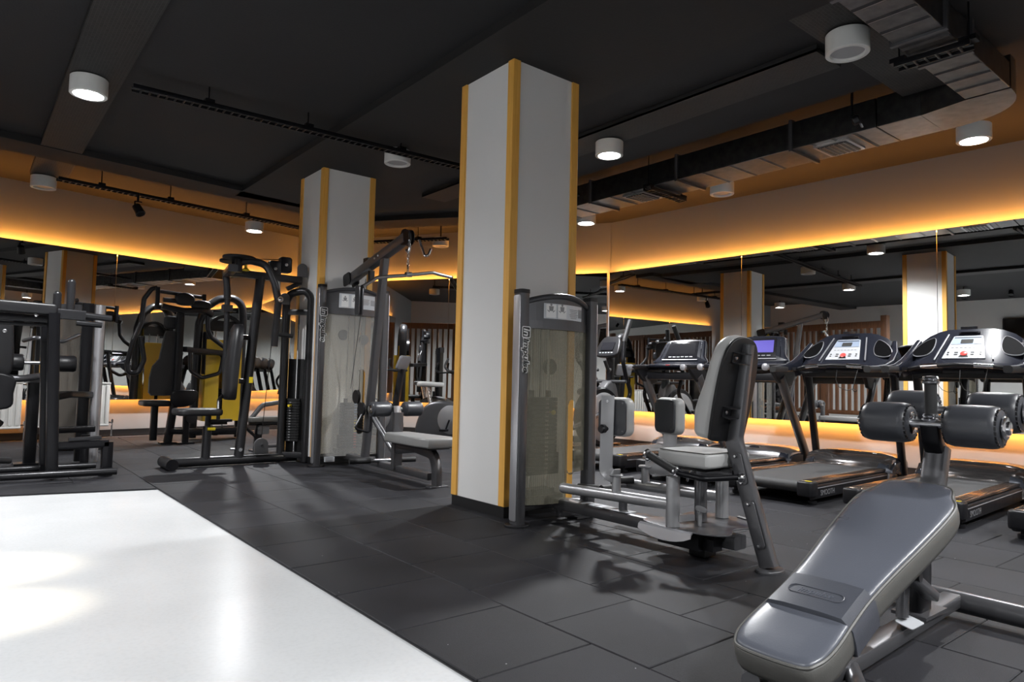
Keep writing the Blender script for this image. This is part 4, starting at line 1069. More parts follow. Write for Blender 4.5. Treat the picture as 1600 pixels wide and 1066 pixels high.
# ================================================================ treadmills (local frame: x runs from the rear to the console, y to the left)
def treadmill_base(t, kind):
    for s_ in (-1, 1):
        b = B(); b.bar([(.06, s_ * .355, .105), (1.80, s_ * .355, .105)], .05, .11, ch=.012); sb = put('side_beam', b, M['blackplastic'], t)
        b = B(); b.bar([(.10, s_ * .382, .135), (1.72, s_ * .382, .135)], .006, .006); put('side_line', b, M['greytrim'], sb)
        b = B(); b.prism(rrect(1.50, .10, .01, 2), .022, Matrix.Translation((.80, s_ * .318, .168)), e=.006, both=False); rl = put('side_rail', b, M['rail'], t)
        b = B()
        for q in (-.028, -.010, .008, .026): b.bar([(.10, s_ * .318 + q, .1903), (1.50, s_ * .318 + q, .1903)], .0022, .002)
        put('rail_grooves', b, M['black'], rl, kind='stuff')
        b = B(); b.prism(rrect(.13, .125, .03, 4), .115, Matrix.Translation((.045, s_ * .325, .072)), e=.014); ec = put('rear_end_cap', b, M['blackplastic'], t)
        b = B(); b.lathe([(.0, 0), (.03, 0), (.033, .012), (.033, .03), (0, .03)], (.12, s_ * .33, .0), (0, 0, 1), 16); put('foot', b, M['blackplastic'], t)
        b = B(); b.lathe([(.0, 0), (.03, 0), (.033, .012), (.033, .03), (0, .03)], (1.80, s_ * .33, .0), (0, 0, 1), 16); put('foot', b, M['blackplastic'], t)
        b = B(); b.bar([(.12, s_ * .33, .03), (.12, s_ * .33, .08)], .03, .03); b.bar([(1.80, s_ * .33, .03), (1.80, s_ * .33, .08)], .03, .03); put('foot_stem', b, M['black'], t)
    b = B(); b.box((.055, -.335, .1885), (.045, .05, .002)); put('warning_sticker', b, M['yellowknob'], t)
    b = B(); b.bar([(.25, -.34, .09), (.25, .34, .09)], .06, .05); b.bar([(1.2, -.34, .09), (1.2, .34, .09)], .06, .05); put('cross_member', b, M['black'], t)
    # belt looped over the rear roller
    pr = [(1.52, .182), (.05, .182)] + [(.05 - .045 * sin(a), .137 + .045 * cos(a)) for a in [pi * k / 10 for k in range(1, 10)]] + [(.05, .092), (1.52, .092)]
    b = B(); b.loft([[(x, y, z) for x, z in pr] for y in (-.262, .262)]); put('running_belt', b, M['belt'], t)
    # motor hood
    hoodm = M['hood'] if kind == 'A' else M['steel']
    rings = []
    for k in range(17):
        y = -.395 + .79 * k / 16; q = abs(y) / .395; d = .045 * q ** 5; f = .07 * q ** 2
        zt = (.315 if kind == 'A' else .285)
        pr = [(1.46 + f, .165), (1.455 + f, .20 - d * .2), (1.49 + f, .245 - d * .6), (1.56 + f * .6, zt - .004 - d), (1.72, zt - d), (1.92, zt - .004 - d), (1.975, .24 - d * .5), (1.985, .12), (1.98, .07), (1.5, .07)]
        rings.append([(x, y, z) for x, z in pr])
    b = B(); b.loft(rings); hd = put('motor_hood', b, hoodm, t, sharp=50)
    for s_ in (-1, 1):
        rr = []
        for y in (.300, .335, .375, .405, .412):
            q = y / .395; d = .055 * q ** 3; f = .07 * q ** 2; zt = (.319 if kind == 'A' else .289); e_ = 0 if y < .405 else .02
            rr.append([(1.44 + f + e_, s_ * y, .15), (1.445 + f + e_, s_ * y, .205 - d * .2 - e_), (1.49 + f, s_ * y, .252 - d * .6 - e_), (1.58 + f * .6, s_ * y, zt - .006 - d - e_), (1.72, s_ * y, zt + .004 - d - e_), (1.80, s_ * y, zt - d - e_), (1.80, s_ * y, .12)])
        b = B(); b.loft(rr); put('hood_corner', b, M['navyside'] if kind == 'A' else M['navy'], hd, sharp=50)
    if kind == 'B':
        b = B(); b.prism([(.06 * cos(a), .026 * sin(a)) for a in [2 * pi * k / 24 for k in range(24)]], .004, frame((1.53, 0, .262), (0, -1, 0), (.62, 0, .5))); ov = put('hood_badge', b, M['chrome'], hd)
        b = B(); b.prism([(.05 * cos(a), .019 * sin(a)) for a in [2 * pi * k / 24 for k in range(24)]], .005, frame((1.53, 0, .262), (0, -1, 0), (.62, 0, .5))); put('badge_field', b, M['navy'], ov)

def treadmill_A(label):
    t = thing('treadmill', label, 'treadmill', local=True, group='treadmills facing the right wall mirror')
    treadmill_base(t, 'A')
    text('side_lettering', 'SMOOTH', .06, frame((.28, -.3805, .092), (1, 0, 0), (0, 0, 1)), M['decalgrey'], t, depth=.0004)
    for s_ in (-1, 1):
        b = B(); b.sweep([(.052 * cos(a), .033 * sin(a)) for a in [2 * pi * k / 18 for k in range(18)]], [(1.84, s_ * .405, .06), (1.60, s_ * .405, 1.12)], up=(0, 1, 0)); put('upright', b, M['black'], t)
        b = B(); b.prism(rrect(.22, .10, .02, 3), .06, Matrix.Translation((1.84, s_ * .405, .05)), e=.01); put('upright_boot', b, M['blackplastic'], t)
    # wing-shaped console
    st = [(.0, 1.33, 1.125, 1.625, 1.462), (.17, 1.335, 1.125, 1.628, 1.458), (.24, 1.345, 1.123, 1.63, 1.442), (.32, 1.36, 1.12, 1.63, 1.405), (.375, 1.375, 1.115, 1.62, 1.36), (.42, 1.385, 1.108, 1.60, 1.30), (.455, 1.39, 1.10, 1.575, 1.235), (.478, 1.395, 1.09, 1.54, 1.165), (.488, 1.42, 1.085, 1.50, 1.115)]
    st = [(y, a + .07, b_, c + .07, d_) for y, a, b_, c, d_ in st]
    full = [(-y, *r) for y, *r in reversed(st[1:])] + st
    rings = []
    for y, xa, za, xb, zb in full:
        dx, dz = xb - xa, zb - za; L_ = math.hypot(dx, dz); nx, nz = dz / L_, -dx / L_    # backwards
        th_b, th_t = min(.075, .3 * L_ + .03), min(.06, .25 * L_ + .025)
        rings.append([(xa - .008, y, za - .012), (xa - .012, y, za + .012), (xa + dx * .10 - nx * .004, y, za + dz * .10 - nz * .004), (xa + dx * .5, y, za + dz * .5), (xa + dx * .92, y, za + dz * .92), (xb, y, zb), (xb + nx * .02, y, zb - .002), (xb + nx * th_t, y, zb - .03), (xa + dx * .5 + nx * th_b, y, za + dz * .5 + nz * th_b), (xa + nx * th_b, y, za + nz * th_b), (xa + nx * .02, y, za - .02)])
    b = B(); b.loft(rings); con = put('console', b, M['navy'], t, sharp=40)
    d = Vector((.29, 0, .335)).normalized(); c0 = Vector((1.548, 0, 1.295))
    nrm = Vector((-d.z, 0, d.x))
    F = lambda u, v, w=0: Matrix(((0, d.x, nrm.x, c0.x + d.x * v + nrm.x * w), (-1, d.y, nrm.y, -u), (0, d.z, nrm.z, c0.z + d.z * v + nrm.z * w), (0, 0, 0, 1)))
    P = lambda u, v, w=0: F(0, 0, 0) @ Matrix.Diagonal((.80, .84, 1, 1)) @ Matrix.Translation((u, v, w))
    b = B(); b.prism([(-.20, -.165), (.20, -.165), (.135, .145), (.11, .150), (-.11, .150), (-.135, .145)], .010, P(0, 0, -.001), e=.002); pn = put('control_panel', b, M['panelwhite'], t, label='silver white control panel')
    b = B(); b.prism([(-.148, .03), (.148, .03), (.130, .138), (-.130, .138)], .0012, P(0, 0, .0105)); put('upper_overlay', b, M['panelblue'], pn)
    b = B(); b.prism(rrect(.25, .012, .003, 1), .0012, P(0, .122, .0115)); put('slot_line', b, M['decalblack'], pn)
    b = B(); b.prism(rrect(.115, .058, .006, 2), .0022, P(0, .068, .0115)); put('display', b, M['lcdgrey'], pn, label='small grey display')
    b = B()
    for u in (-.15, -.075, .075, .15):
        for v in (-.085, -.115):
            w_ = .034 if abs(u) < .1 else .020
            b.prism(rrect(w_, .012, .003, 1), .002, P(u * (1 - .1 * (v + .1)), v, .0105))
    for k in range(7): b.prism(rrect(.024, .003, .001, 1), .001, P(-.12 + .04 * k, -.02, .0105))
    put('key', b, M['decalblack'], pn, kind='stuff')
    b = B(); b.prism([(-.045, -.15), (.045, -.15), (.018, -.09), (-.018, -.09)], .0016, P(0, 0, .0105)); put('button_base', b, M['decalblack'], pn)
    b = B(); b.lathe([(.026, 0), (.026, .006), (.018, .010), (0, .011)], P(0, -.105, .012).translation, nrm, 20); put('stop_button', b, M['red'], pn, label='round red stop button')
    for s_ in (-1, 1):
        b = B(); b.bar([F(s_ * .215, -.15, .004).translation, F(s_ * .155, .155, .002).translation], .012, .010, up=nrm); put('edge_strip', b, M['greytrim'], con)
        # cup holder: the hollow's shade put into a flat black plate on the wing
        wd = Vector((.23, s_ * .0, .25)).normalized()
        o_ = spline([(s_ * .262, .125), (s_ * .32, .10), (s_ * .375, .04), (s_ * .41, -.03), (s_ * .40, -.075), (s_ * .35, -.088), (s_ * .28, -.06), (s_ * .25, .03)], 4)
        dd = lambda u: -.012 - .0 * abs(u)
        pts = [F(u, v, 0).translation + Vector((.012, 0, -.01)) + Vector((abs(u) - .25, 0, 0)) * .12 for u, v in o_]
        b = B(); b.tube(pts + [pts[0]], .006, 8); put('holder_rim', b, M['greytrim'], con)
        b = B(); b.loft([[p + nrm * .006 for p in pts], [p + nrm * .003 for p in pts], [p.lerp(sum(pts, Vector()) / len(pts), .12) + nrm * .001 for p in pts], [p.lerp(sum(pts, Vector()) / len(pts), .9) + nrm * .0025 for p in pts]], cap=True); put('cup_holder_shade', b, M['matteblack'], con, label='cup holder hollow, its shade shown by a black plate')
        # handlebar arm: sweeps from the wing tip back towards the runner
        pth = [((1.66, .40, 1.30), .05, .15), ((1.56, .435, 1.20), .06, .15), ((1.42, .452, 1.135), .062, .115), ((1.25, .450, 1.105), .06, .075), ((1.08, .440, 1.095), .055, .055), ((.96, .430, 1.092), .048, .046), ((.945, .429, 1.092), .03, .03)]
        rings = []
        for (x, y, z), w, h in pth:
            rings.append([(x, s_ * y + u, z + v) for u, v in rrect(w, h, min(w, h) * .42, 4)])
        b = B(); b.loft(rings); ar = put('arm', b, M['navy'], t, sharp=50)
        b = B(); b.tube([(x, s_ * (y + w * .30), z + h * .43) for (x, y, z), w, h in pth[:-1]], .0055, 8); put('arm_edge_strip', b, M['greytrim'], ar)  # silver-grey trim strip along the arm's upper edge
        b = B(); b.bar([(1.22, s_ * .447, 1.098), (.94, s_ * .429, 1.088)], .062, .056, ch=.018); put('arm_grip', b, M['rubberblack'], ar)
    b = B(); b.tube([(1.34, .38, 1.10), (1.27, .28, 1.12), (1.245, .0, 1.135), (1.27, -.28, 1.12), (1.34, -.38, 1.10)], .017, 12, bend=.15); hb = put('cross_handle', b, M['blackplastic'], t)
    for s_ in (-1, 1):
        b = B(); b.tube([(1.254, s_ * .13, 1.130), (1.268, s_ * .26, 1.122)], .020, 12); put('pulse_grip', b, M['chrome'], hb)
        b = B(); b.bar([(1.30, s_ * .40, 1.10), (1.46, s_ * .46, 1.10)], .04, .03); put('handle_bracket', b, M['blackplastic'], hb)
    b = B(); b.bar([(1.56, -.40, 1.06), (1.56, .40, 1.06)], .09, .07); b.box((1.50, 0, 1.10), (.12, .30, .06)); put('console_beam', b, M['blackplastic'], t)
    b = B(); b.prism(rrect(.16, .02, .006, 2), .04, F(0, .165, -.03)); b.box((1.64, 0, 1.465), (.03, .12, .022)); put('reading_ledge', b, M['lcd'], con)
    b = B(); pts = [(1.30, -.02, 1.09), (1.25, -.03, 1.00), (1.22, -.07, .93), (1.22, -.14, .90), (1.22, -.20, .915), (1.22, -.235, .905), (1.22, -.22, .885), (1.22, -.195, .90), (1.23, -.21, 1.0), (1.28, -.22, 1.10)]
    b.tube(fillet(pts, .03, 3), .0032, 6); put('safety_cord', b, M['cable'], t)
    return t

def treadmill_B(label, lit):
    t = thing('treadmill', label, 'treadmill', local=True, group='treadmills facing the right wall mirror')
    treadmill_base(t, 'B')
    for s_ in (-1, 1):
        b = B(); b.sweep([(.062 * cos(a), .036 * sin(a)) for a in [2 * pi * k / 18 for k in range(18)]], [(1.98, s_ * .40, .06), (1.36, s_ * .385, 1.02)], up=(0, 1, 0)); put('upright', b, M['gun'], t)
        b = B(); b.prism(rrect(.20, .10, .02, 3), .07, Matrix.Translation((1.97, s_ * .40, .045)), e=.01); put('upright_boot', b, M['blackplastic'], t)
        # arm with rounded grey end and a dark gusset under it
        b = B(); b.tube([(1.06, s_ * .375, 1.115), (1.62, s_ * .35, 1.135)], .036, 18, oval=.8); ar = put('arm', b, M['blackplastic'], t)
        b = B(); b.lathe([(.0, -.012), (.022, -.008), (.036, .0), (.0365, .03), (.0, .03)], (1.06, s_ * .375, 1.115), (1, 0, 0), 18); put('arm_tip', b, M['greytrim'], ar)
        b = B(); b.bar([(1.07, s_ * .375, 1.143), (1.50, s_ * .36, 1.158)], .035, .008); put('arm_cover', b, M['greytrim'], ar)
        b = B(); b.prism([(1.16, 1.10), (1.70, 1.12), (1.58, .93), (1.44, .90), (1.30, .97)], .05, frame((0, s_ * .38 + .025, 0), (1, 0, 0), (0, 0, 1)), e=.015); put('gusset', b, M['blackplastic'], t)
    b = B(); b.bar([(1.42, -.37, 1.02), (1.42, .37, 1.02)], .10, .09, ch=.02); put('console_beam', b, M['blackplastic'], t)
    # lower tray with a lip
    rings = []
    for y, f in ((-.36, .06), (-.32, .02), (-.2, 0), (0, -.012), (.2, 0), (.32, .02), (.36, .06)):
        rings.append([(1.30 + f, y, 1.125), (1.295 + f, y, 1.145), (1.42, y, 1.165), (1.60, y, 1.20 - f * .3), (1.64, y, 1.17), (1.60, y, 1.10), (1.40, y, 1.09)])
    b = B(); b.loft(rings); tr = put('console_tray', b, M['navy'], t, sharp=45)
    b = B(); b.box((1.305, 0, 1.146), (.02, .05, .012)); put('safety_key', b, M['red'], tr, label='small red safety key')
    d = Vector((.15, 0, .30)).normalized(); nrm = Vector((-d.z, 0, d.x)); c0 = Vector((1.60, 0, 1.325))
    F = lambda u, v, w=0: Matrix(((0, d.x, nrm.x, c0.x + d.x * v + nrm.x * w), (-1, d.y, nrm.y, -u), (0, d.z, nrm.z, c0.z + d.z * v + nrm.z * w), (0, 0, 0, 1)))
    o_ = spline([(-.335, -.165), (.335, -.165), (.325, -.06), (.285, .11), (.24, .155), (0, .172), (-.24, .155), (-.285, .11), (-.325, -.06)], 5)
    b = B(); b.prism(o_, .085, F(0, 0, -.080), e=.02, seg=4); con = put('console', b, M['navy'], t, sharp=45)
    b = B(); pts = [F(u * .985, v * .985, -.02).translation for u, v in o_]; b.tube(pts + [pts[0]], .008, 8); put('edge_strip', b, M['greytrim'], con)
    b = B(); b.prism([(-.235, -.105), (.235, -.105), (.195, .135), (-.195, .135)], .006, F(0, 0, .003), e=.002); sc = put('screen_bezel', b, M['lcd'], con)
    b = B(); b.prism([(-.195, -.045), (.195, -.045), (.172, .105), (-.172, .105)], .002, F(0, 0, .009)); put('screen', b, M['lcdblue'] if lit else M['lcd'], sc, label='lit violet screen' if lit else 'dark screen')
    b = B()
    for k in range(6): b.prism(rrect(.045, .010, .003, 1), .001, F(-.15 + .06 * k, -.082, .009))
    put('touch_key', b, M['greytrim'], sc, kind='stuff')
    b = B(); b.bar([F(-.25, -.125, .012).translation, F(.25, -.125, .012).translation], .012, .012, up=nrm); put('ledge', b, M['greytrim'], con)
    for s_ in (-1, 1):
        b = B(); b.prism(spline([(s_ * .285, -.11), (s_ * .25, .10), (s_ * .235, .13), (s_ * .27, -.02)], 4), .004, F(0, 0, .003), e=.0015); put('side_gloss', b, M['navyside'], con)
    return t
RZT = radians(2.4)
def place(t, x, y, rz=RZT): t.location = (x, y, 0); t.rotation_euler = (0, 0, rz)
A0 = treadmill_A('treadmill with silver white control panel, third from the corner, left of the bench rollers'); place(A0, 5.14, 3.05)
A1 = copy_tree(A0); A1['label'] = 'treadmill with silver white control panel directly behind the foam rollers of the bench'; place(A1, 5.14, 2.03)
A2 = copy_tree(A0); A2['label'] = 'treadmill cut off by the right edge, only its rear corner showing'; place(A2, 5.14, 1.01)
B0 = treadmill_B('treadmill with lit violet screen right of the hip machine backrest', True); place(B0, 5.2, 4.06)
B1 = treadmill_B('treadmill with dark screen left of the hip machine backrest', False); place(B1, 5.25, 5.10)

# ---------------------------------------------------------------- elliptical trainers beyond the treadmills
def elliptical(label):
    t = thing('elliptical_trainer', label, 'elliptical trainer', local=True)
    b = B(); b.bar([(.0, 0, .06), (1.75, 0, .06)], .09, .06); b.bar([(.05, -.28, .04), (.05, .28, .04)], .06, .06); b.bar([(1.70, -.28, .04), (1.70, .28, .04)], .06, .06); put('base_frame', b, M['black'], t)
    b = B(); b.cyl((1.30, -.10, .46), (1.30, .10, .46), .40, 40, .02); put('flywheel_housing', b, M['black'], t)
    for s_ in (-1, 1):
        b = B(); b.lathe([(.0, .0), (.30, .0), (.33, .004), (.30, .016), (.08, .024), (0, .025)], (1.30, s_ * .10, .46), (0, s_, 0), 40); put('flywheel_disc', b, M['silverpaint'], t, label='silver flywheel disc')
        b = B(); b.tube([(1.30, s_ * .16, .46), (1.30 + s_ * .16, s_ * .17, .46 + .05)], .028, 10); b.bar([(1.30 + s_ * .16, s_ * .20, .51), (.25, s_ * .20, .26)], .06, .04); b.cyl((1.30 + s_ * .16, s_ * .15, .51), (1.30 + s_ * .16, s_ * .24, .51), .03, 12); put('pedal_link', b, M['gun'], t)
        b = B(); b.prism(rrect(.38, .15, .05, 4), .03, frame((.42, s_ * .21, .31), (1, 0, .14), (0, 1, 0)), e=.008); put('pedal', b, M['rubberblack'], t)
        b = B(); b.bar([(.20, s_ * .20, .09), (.20, s_ * .20, .25)], .05, .05); b.cyl((.20, s_ * .14, .24), (.20, s_ * .26, .24), .035, 14); put('rear_roller', b, M['blackplastic'], t)
        dx = .16 * s_
        b = B(); b.tube([(1.40 + dx * .6, s_ * .30, .42), (1.68 + dx * .2, s_ * .29, .78), (1.54, s_ * .28, 1.02), (1.32 - dx, s_ * .27, 1.22), (1.34 - dx * 1.2, s_ * .25, 1.50), (1.44 - dx * 1.5, s_ * .23, 1.78)], .029, 12, bend=.14); h = put('moving_handle', b, M['black'], t)
        b = B(); b.tube([(1.338 - dx * 1.17, s_ * .254, 1.48), (1.345 - dx * 1.21, s_ * .25, 1.52), (1.442 - dx * 1.505, s_ * .23, 1.785)], .034, 12, bend=.1); put('foam_grip', b, M['rubberblack'], h)
        b = B(); b.tube([(1.42, s_ * .10, 1.10), (1.24, s_ * .22, 1.08), (1.16, s_ * .22, 1.22)], .024, 10, bend=.06); put('fixed_handle', b, M['rubberblack'], t)
    b = B(); b.tube([(1.52, -.30, .94), (1.52, .30, .94)], .022, 12); put('pivot_axle', b, M['gun'], t)
    b = B(); b.bar([(1.62, 0, .20), (1.56, 0, .95), (1.55, 0, 1.32)], .11, .09, up=(0, 1, 0), bend=.2, ch=.03); put('mast', b, M['blackplastic'], t)
    b = B(); b.prism(spline([(1.20, .60), (1.42, .92), (1.60, .90), (1.68, .55), (1.60, .20), (1.30, .30)], 4), .15, frame((0, .075, 0), (1, 0, 0), (0, 0, 1)), e=.03); put('shroud', b, M['plategrey'], t)
    b = B(); b.prism(spline([(-.17, -.13), (.17, -.13), (.19, .02), (.13, .16), (0, .18), (-.13, .16), (-.19, .02)], 4), .06, frame((1.52, 0, 1.40), (0, -1, 0), (.45, 0, .8)) @ Matrix.Translation((0, 0, -.03)), e=.015); c = put('console', b, M['charcoal'], t)
    b = B(); b.prism(rrect(.22, .13, .01, 2), .004, frame((1.492, 0, 1.425), (0, -1, 0), (.45, 0, .8))); put('screen', b, M['lcd'], c)
    b = B()
    for k in range(5): b.prism(rrect(.03, .014, .004, 1), .004, frame((1.45, -.10 + .05 * k, 1.335), (0, -1, 0), (.45, 0, .8)))
    put('key', b, M['panelwhite'], c, kind='stuff')
    return t
E0 = elliptical('black elliptical trainer with tall curved handles in the back right corner, behind the knee pads'); E0.location = (5.47, 6.40, 0); E0.rotation_euler = (0, 0, radians(4))

# ---------------------------------------------------------------- upright bike before the back mirror
def bike(label):
    t = thing('exercise_bike', label, 'exercise bike', local=True)
    b = B(); b.bar([(-.5, -.25, .035), (-.5, .25, .035)], .07, .05); b.bar([(.50, -.25, .035), (.50, .25, .035)], .07, .05); b.bar([(-.5, 0, .06), (.5, 0, .06)], .09, .05); put('base_frame', b, M['black'], t)
    b = B(); b.prism(spline([(-.40, .08), (-.36, .38), (-.20, .56), (.08, .60), (.36, .50), (.50, .30), (.46, .08), (.0, .06)], 5), .22, frame((0, .11, 0), (1, 0, 0), (0, 0, 1)), e=.05, seg=4); put('body_shroud', b, M['gun'], t)
    for s_ in (-1, 1):
        b = B(); b.lathe([(0, 0), (.20, 0), (.21, .006), (.19, .014), (0, .018)], (.18, s_ * .108, .33), (0, s_, 0), 36); put('disc_cover', b, M['silverpaint'], t, label='pale round crank cover')
        b = B(); b.bar([(.18, s_ * .15, .33), (.18 + s_ * .05, s_ * .16, .33 + s_ * .15)], .035, .02); b.box((.18 + s_ * .05, s_ * .22, .33 + s_ * .15), (.10, .10, .03)); put('crank', b, M['black'], t)
        b = B(); b.tube([(.48, s_ * .02, 1.04), (.48, s_ * .20, 1.04), (.34, s_ * .26, 1.04), (.20, s_ * .26, 1.03), (.12, s_ * .24, 1.10), (.16, s_ * .20, 1.22)], .017, 10, bend=.06); put('handlebar', b, M['rubberblack'], t)
    b = B(); b.cyl((-.20, 0, .5), (-.27, 0, .80), .03, 16); put('seat_post', b, M['chrome'], t)
    b = B(); b.prism(spline([(-.42, .0), (-.38, .12), (-.22, .13), (-.05, .05), (.0, 0), (-.05, -.05), (-.22, -.13), (-.38, -.12)], 4), .07, Matrix.Translation((0, 0, .80)), e=.025); put('saddle', b, M['greyvinyl'], t)
    b = B(); b.bar([(.40, 0, .45), (.50, 0, 1.06)], .09, .07, up=(0, 1, 0)); put('mast', b, M['blackplastic'], t)
    b = B(); b.prism(rrect(.30, .22, .04, 4), .05, frame((.52, 0, 1.16), (0, -1, 0), (.35, 0, .8)) @ Matrix.Translation((0, 0, -.03)), e=.012); c = put('console', b, M['greytrim'], t)
    b = B(); b.prism(rrect(.17, .10, .01, 2), .004, frame((.492, 0, 1.185), (0, -1, 0), (.35, 0, .8))); put('screen', b, M['lcd'], c)
    return t
K0 = bike('upright exercise bike with pale round crank cover before the back mirror, left of large column')
K0.location = (5.62, 8.55, 0); K0.rotation_euler = (0, 0, math.atan2(dB.y, dB.x))
K1 = copy_tree(K0); K1['label'] = 'upright exercise bike half hidden behind the lat pulldown rollers, before the back mirror'
K1.location = (K0.location.x - dB.x * 1.22, K0.location.y - dB.y * 1.22, 0)
for k_ in (K0, K1): k_['group'] = 'exercise bikes before the back mirror'
# ================================================================ lat pulldown before the farther column
t = thing('lat_pulldown_machine', 'tall lat pulldown machine with hanging grey bar, frosted tower and small grey seat', 'exercise machine', (3.2, 6.0, 0))
tower(t, 2.875, 3.60, 6.70, 1.855, .075, M['frostgrey'], M['gun'], (.56, .70, .32, 1.0), (.10, .10, .5), .285, stack=(.16, .62), stack_x=.60, coloured=True)
brand(t, frame((2.882, 6.70 - .0432, 1.46), (0, 0, -1), (1, 0, 0)), .34)
XL = 3.22
b = B(); b.bar([(XL, 6.80, 1.955), (XL, 5.60, 2.245)], .085, .095, ch=.012); bo = put('boom', b, M['gun'], t)
b = B(); b.prism(rrect(.16, .13, .03, 4), .012, frame((XL - .055, 6.76, 1.96), (0, 1, -.2), (0, 0, 1))); b.prism(rrect(.16, .13, .03, 4), .012, frame((XL + .045, 6.76, 1.96), (0, 1, -.2), (0, 0, 1))); put('boom_bracket', b, M['black'], bo)
b = B()
for y, z in ((6.70, 1.985), (6.15, 2.11), (6.08, 2.13)): bolt(b, (XL - .0425, y, z), (-1, 0, 0))
put('bolt', b, M['steel'], bo)
b = B(); b.box((XL, 6.38, 2.115), (.06, .10, .06)); b.box((XL, 6.30, 1.955), (.05, .05, .10)); put('pulley_mount', b, M['black'], bo)
b = B(); b.bar([(XL, 6.30, .10), (XL, 6.02, 2.10)], .085, .065, up=(1, 0, 0)); put('front_strut', b, M['gun'], t)
b = B(); b.lathe([(.02, -.014), (.075, -.014), (.068, 0), (.075, .014), (.02, .014)], (XL, 5.60, 2.245), (1, 0, 0), 26); put('head_pulley', b, M['blackplastic'], t)
b = B()
for s_ in (-1, 1): b.prism(spline([(-.06, -.05), (.06, -.06), (.09, .02), (.04, .08), (-.05, .07)], 4), .006, frame((XL + s_ * .03, 5.60, 2.235), (0, -1, 0), (0, 0, 1)))
put('pulley_guard', b, M['black'], t)
b = B(); b.tube([(XL - .01, 5.54, 2.21), (XL - .01, 5.53, 2.14), (XL - .01, 5.55, 2.10), (XL - .01, 5.585, 2.12)], .014, 10, bend=.03); b.tube([(XL + .12, 5.58, 2.24), (XL + .14, 5.55, 2.15), (XL + .15, 5.52, 2.08), (XL + .18, 5.50, 2.09), (XL + .20, 5.49, 2.15)], .012, 10, bend=.04); put('hook', b, M['chrome'], t)
b = B()
for k in range(4):
    z = 2.08 - .028 * k; r_ = [(XL - .01 + (.010 * cos(a) if k % 2 else 0), 5.55 + (0 if k % 2 else .010 * cos(a)), z + .018 * sin(a)) for a in [2 * pi * q / 10 for q in range(11)]]
    b.tube(r_, .0035, 6)
put('chain', b, M['chrome'], t, kind='stuff')
b = B(); b.prism(rrect(.03, .09, .012, 3), .012, frame((XL - .016, 5.552, 1.935), (0, 1, 0), (0, 0, 1)), e=.003); b.cyl((XL - .03, 5.55, 1.885), (XL + .03, 5.55, 1.890), .024, 14); put('swivel', b, M['chrome'], t)
b = B(); b.tube([(2.79, 5.62, 1.735), (2.925, 5.60, 1.832), (XL - .01, 5.55, 1.880), (3.45, 5.50, 1.928), (3.65, 5.47, 1.900)], .0165, 14, bend=.07); pb_ = put('pulldown_bar', b, M['steel'], t)
b = B(); b.cyl((3.645, 5.471, 1.901), (3.658, 5.469, 1.899), .018, 14); b.cyl((2.782, 5.621, 1.729), (2.793, 5.619, 1.737), .018, 14); put('bar_end_cap', b, M['blackplastic'], pb_)
b = B(); b.cyl((XL - .05, 6.32, 1.92), (XL - .06, 6.55, .8), .0035, 6); b.cyl((XL - .01, 5.55, 2.16), (XL - .01, 5.56, 2.09), .0035, 6); put('cable', b, M['cable'], t)
b = B(); b.prism(rrect(.09, .30, .03, 4), .012, frame((XL - .12, 6.36, 1.70), (0, 1, 0), (0, 0, 1))); b.prism(rrect(.09, .30, .03, 4), .012, frame((XL - .08, 6.36, 1.70), (0, 1, 0), (0, 0, 1))); put('cable_guard', b, M['gun'], t)
for (y, z) in ((6.38, .72), (6.26, .60)):
    b = B(); b.lathe([(.02, -.012), (.07, -.012), (.062, 0), (.07, .012), (.02, .012)], (XL - .075, y, z), (1, 0, 0), 24); put('low_pulley', b, M['blackplastic'], t)
b = B(); b.bar([(XL, 6.70, .095), (XL, 5.05, .075)], .085, .06); put('base_beam', b, M['gun'], t)
b = B(); b.bar([(XL - .02, 5.63, .08), (XL - .02, 5.63, .60)], .095, .055, up=(0, 1, 0)); put('seat_column', b, M['gun'], t)
b = B(); b.bar([(XL - .02, 5.63, .52), (XL - .02, 5.66, .655)], .075, .04, up=(0, 1, 0)); put('roller_post', b, M['steel'], t)
so = [(3.06, 4.86), (3.36, 4.80), (3.38, 5.0), (3.33, 5.62), (3.25, 5.68), (3.10, 5.66), (3.05, 5.60), (3.04, 5.05)]
b = B(); b.prism(so, .085, Matrix.Translation((0, 0, .335)), e=.02); st_ = put('seat', b, M['seatgrey'], t, sharp=50)
b = B(); b.box((XL, 5.25, .325), (.22, .60, .02)); put('seat_board', b, M['blackplastic'], st_)
b = B(); b.bar([(XL - .02, 5.62, .26), (XL, 5.30, .30), (XL, 5.02, .27), (XL, 4.97, .14), (XL, 4.965, .012)], .085, .06, up=(1, 0, 0), bend=.14); put('rear_leg', b, M['gun'], t)
b = B(); b.prism(rrect(.18, .10, .02, 3), .012, Matrix.Translation((XL, 4.96, .0)), e=.003, both=False); put('foot_plate', b, M['gun'], t)
for s_, xa in ((-1, XL - .05), (1, XL + .09)):
    b = B(); b.lathe([(.03, 0), (.056, .003), (.067, .012), (.07, .03), (.07, .17), (.067, .188), (.056, .197), (.03, .20)], (xa, 5.73, .625), (s_, 0, 0), 30); r_ = put('thigh_roller', b, M['darkvinyl'], t, sharp=60)
    b = B(); b.lathe([(.04, 0), (.04, .006), (.022, .008), (.02, .016), (0, .017)], (xa + s_ * .199, 5.73, .625), (s_, 0, 0), 24); put('roller_cap', b, M['chrome'], r_)
b = B(); b.cyl((XL - .26, 5.73, .625), (XL + .30, 5.73, .625), .016, 14); put('roller_axle', b, M['chrome'], t)
b = B(); b.tube([(2.93, 5.98, .125), (3.52, 5.88, .125)], .020, 12); lb = put('row_bar', b, M['steel'], t)
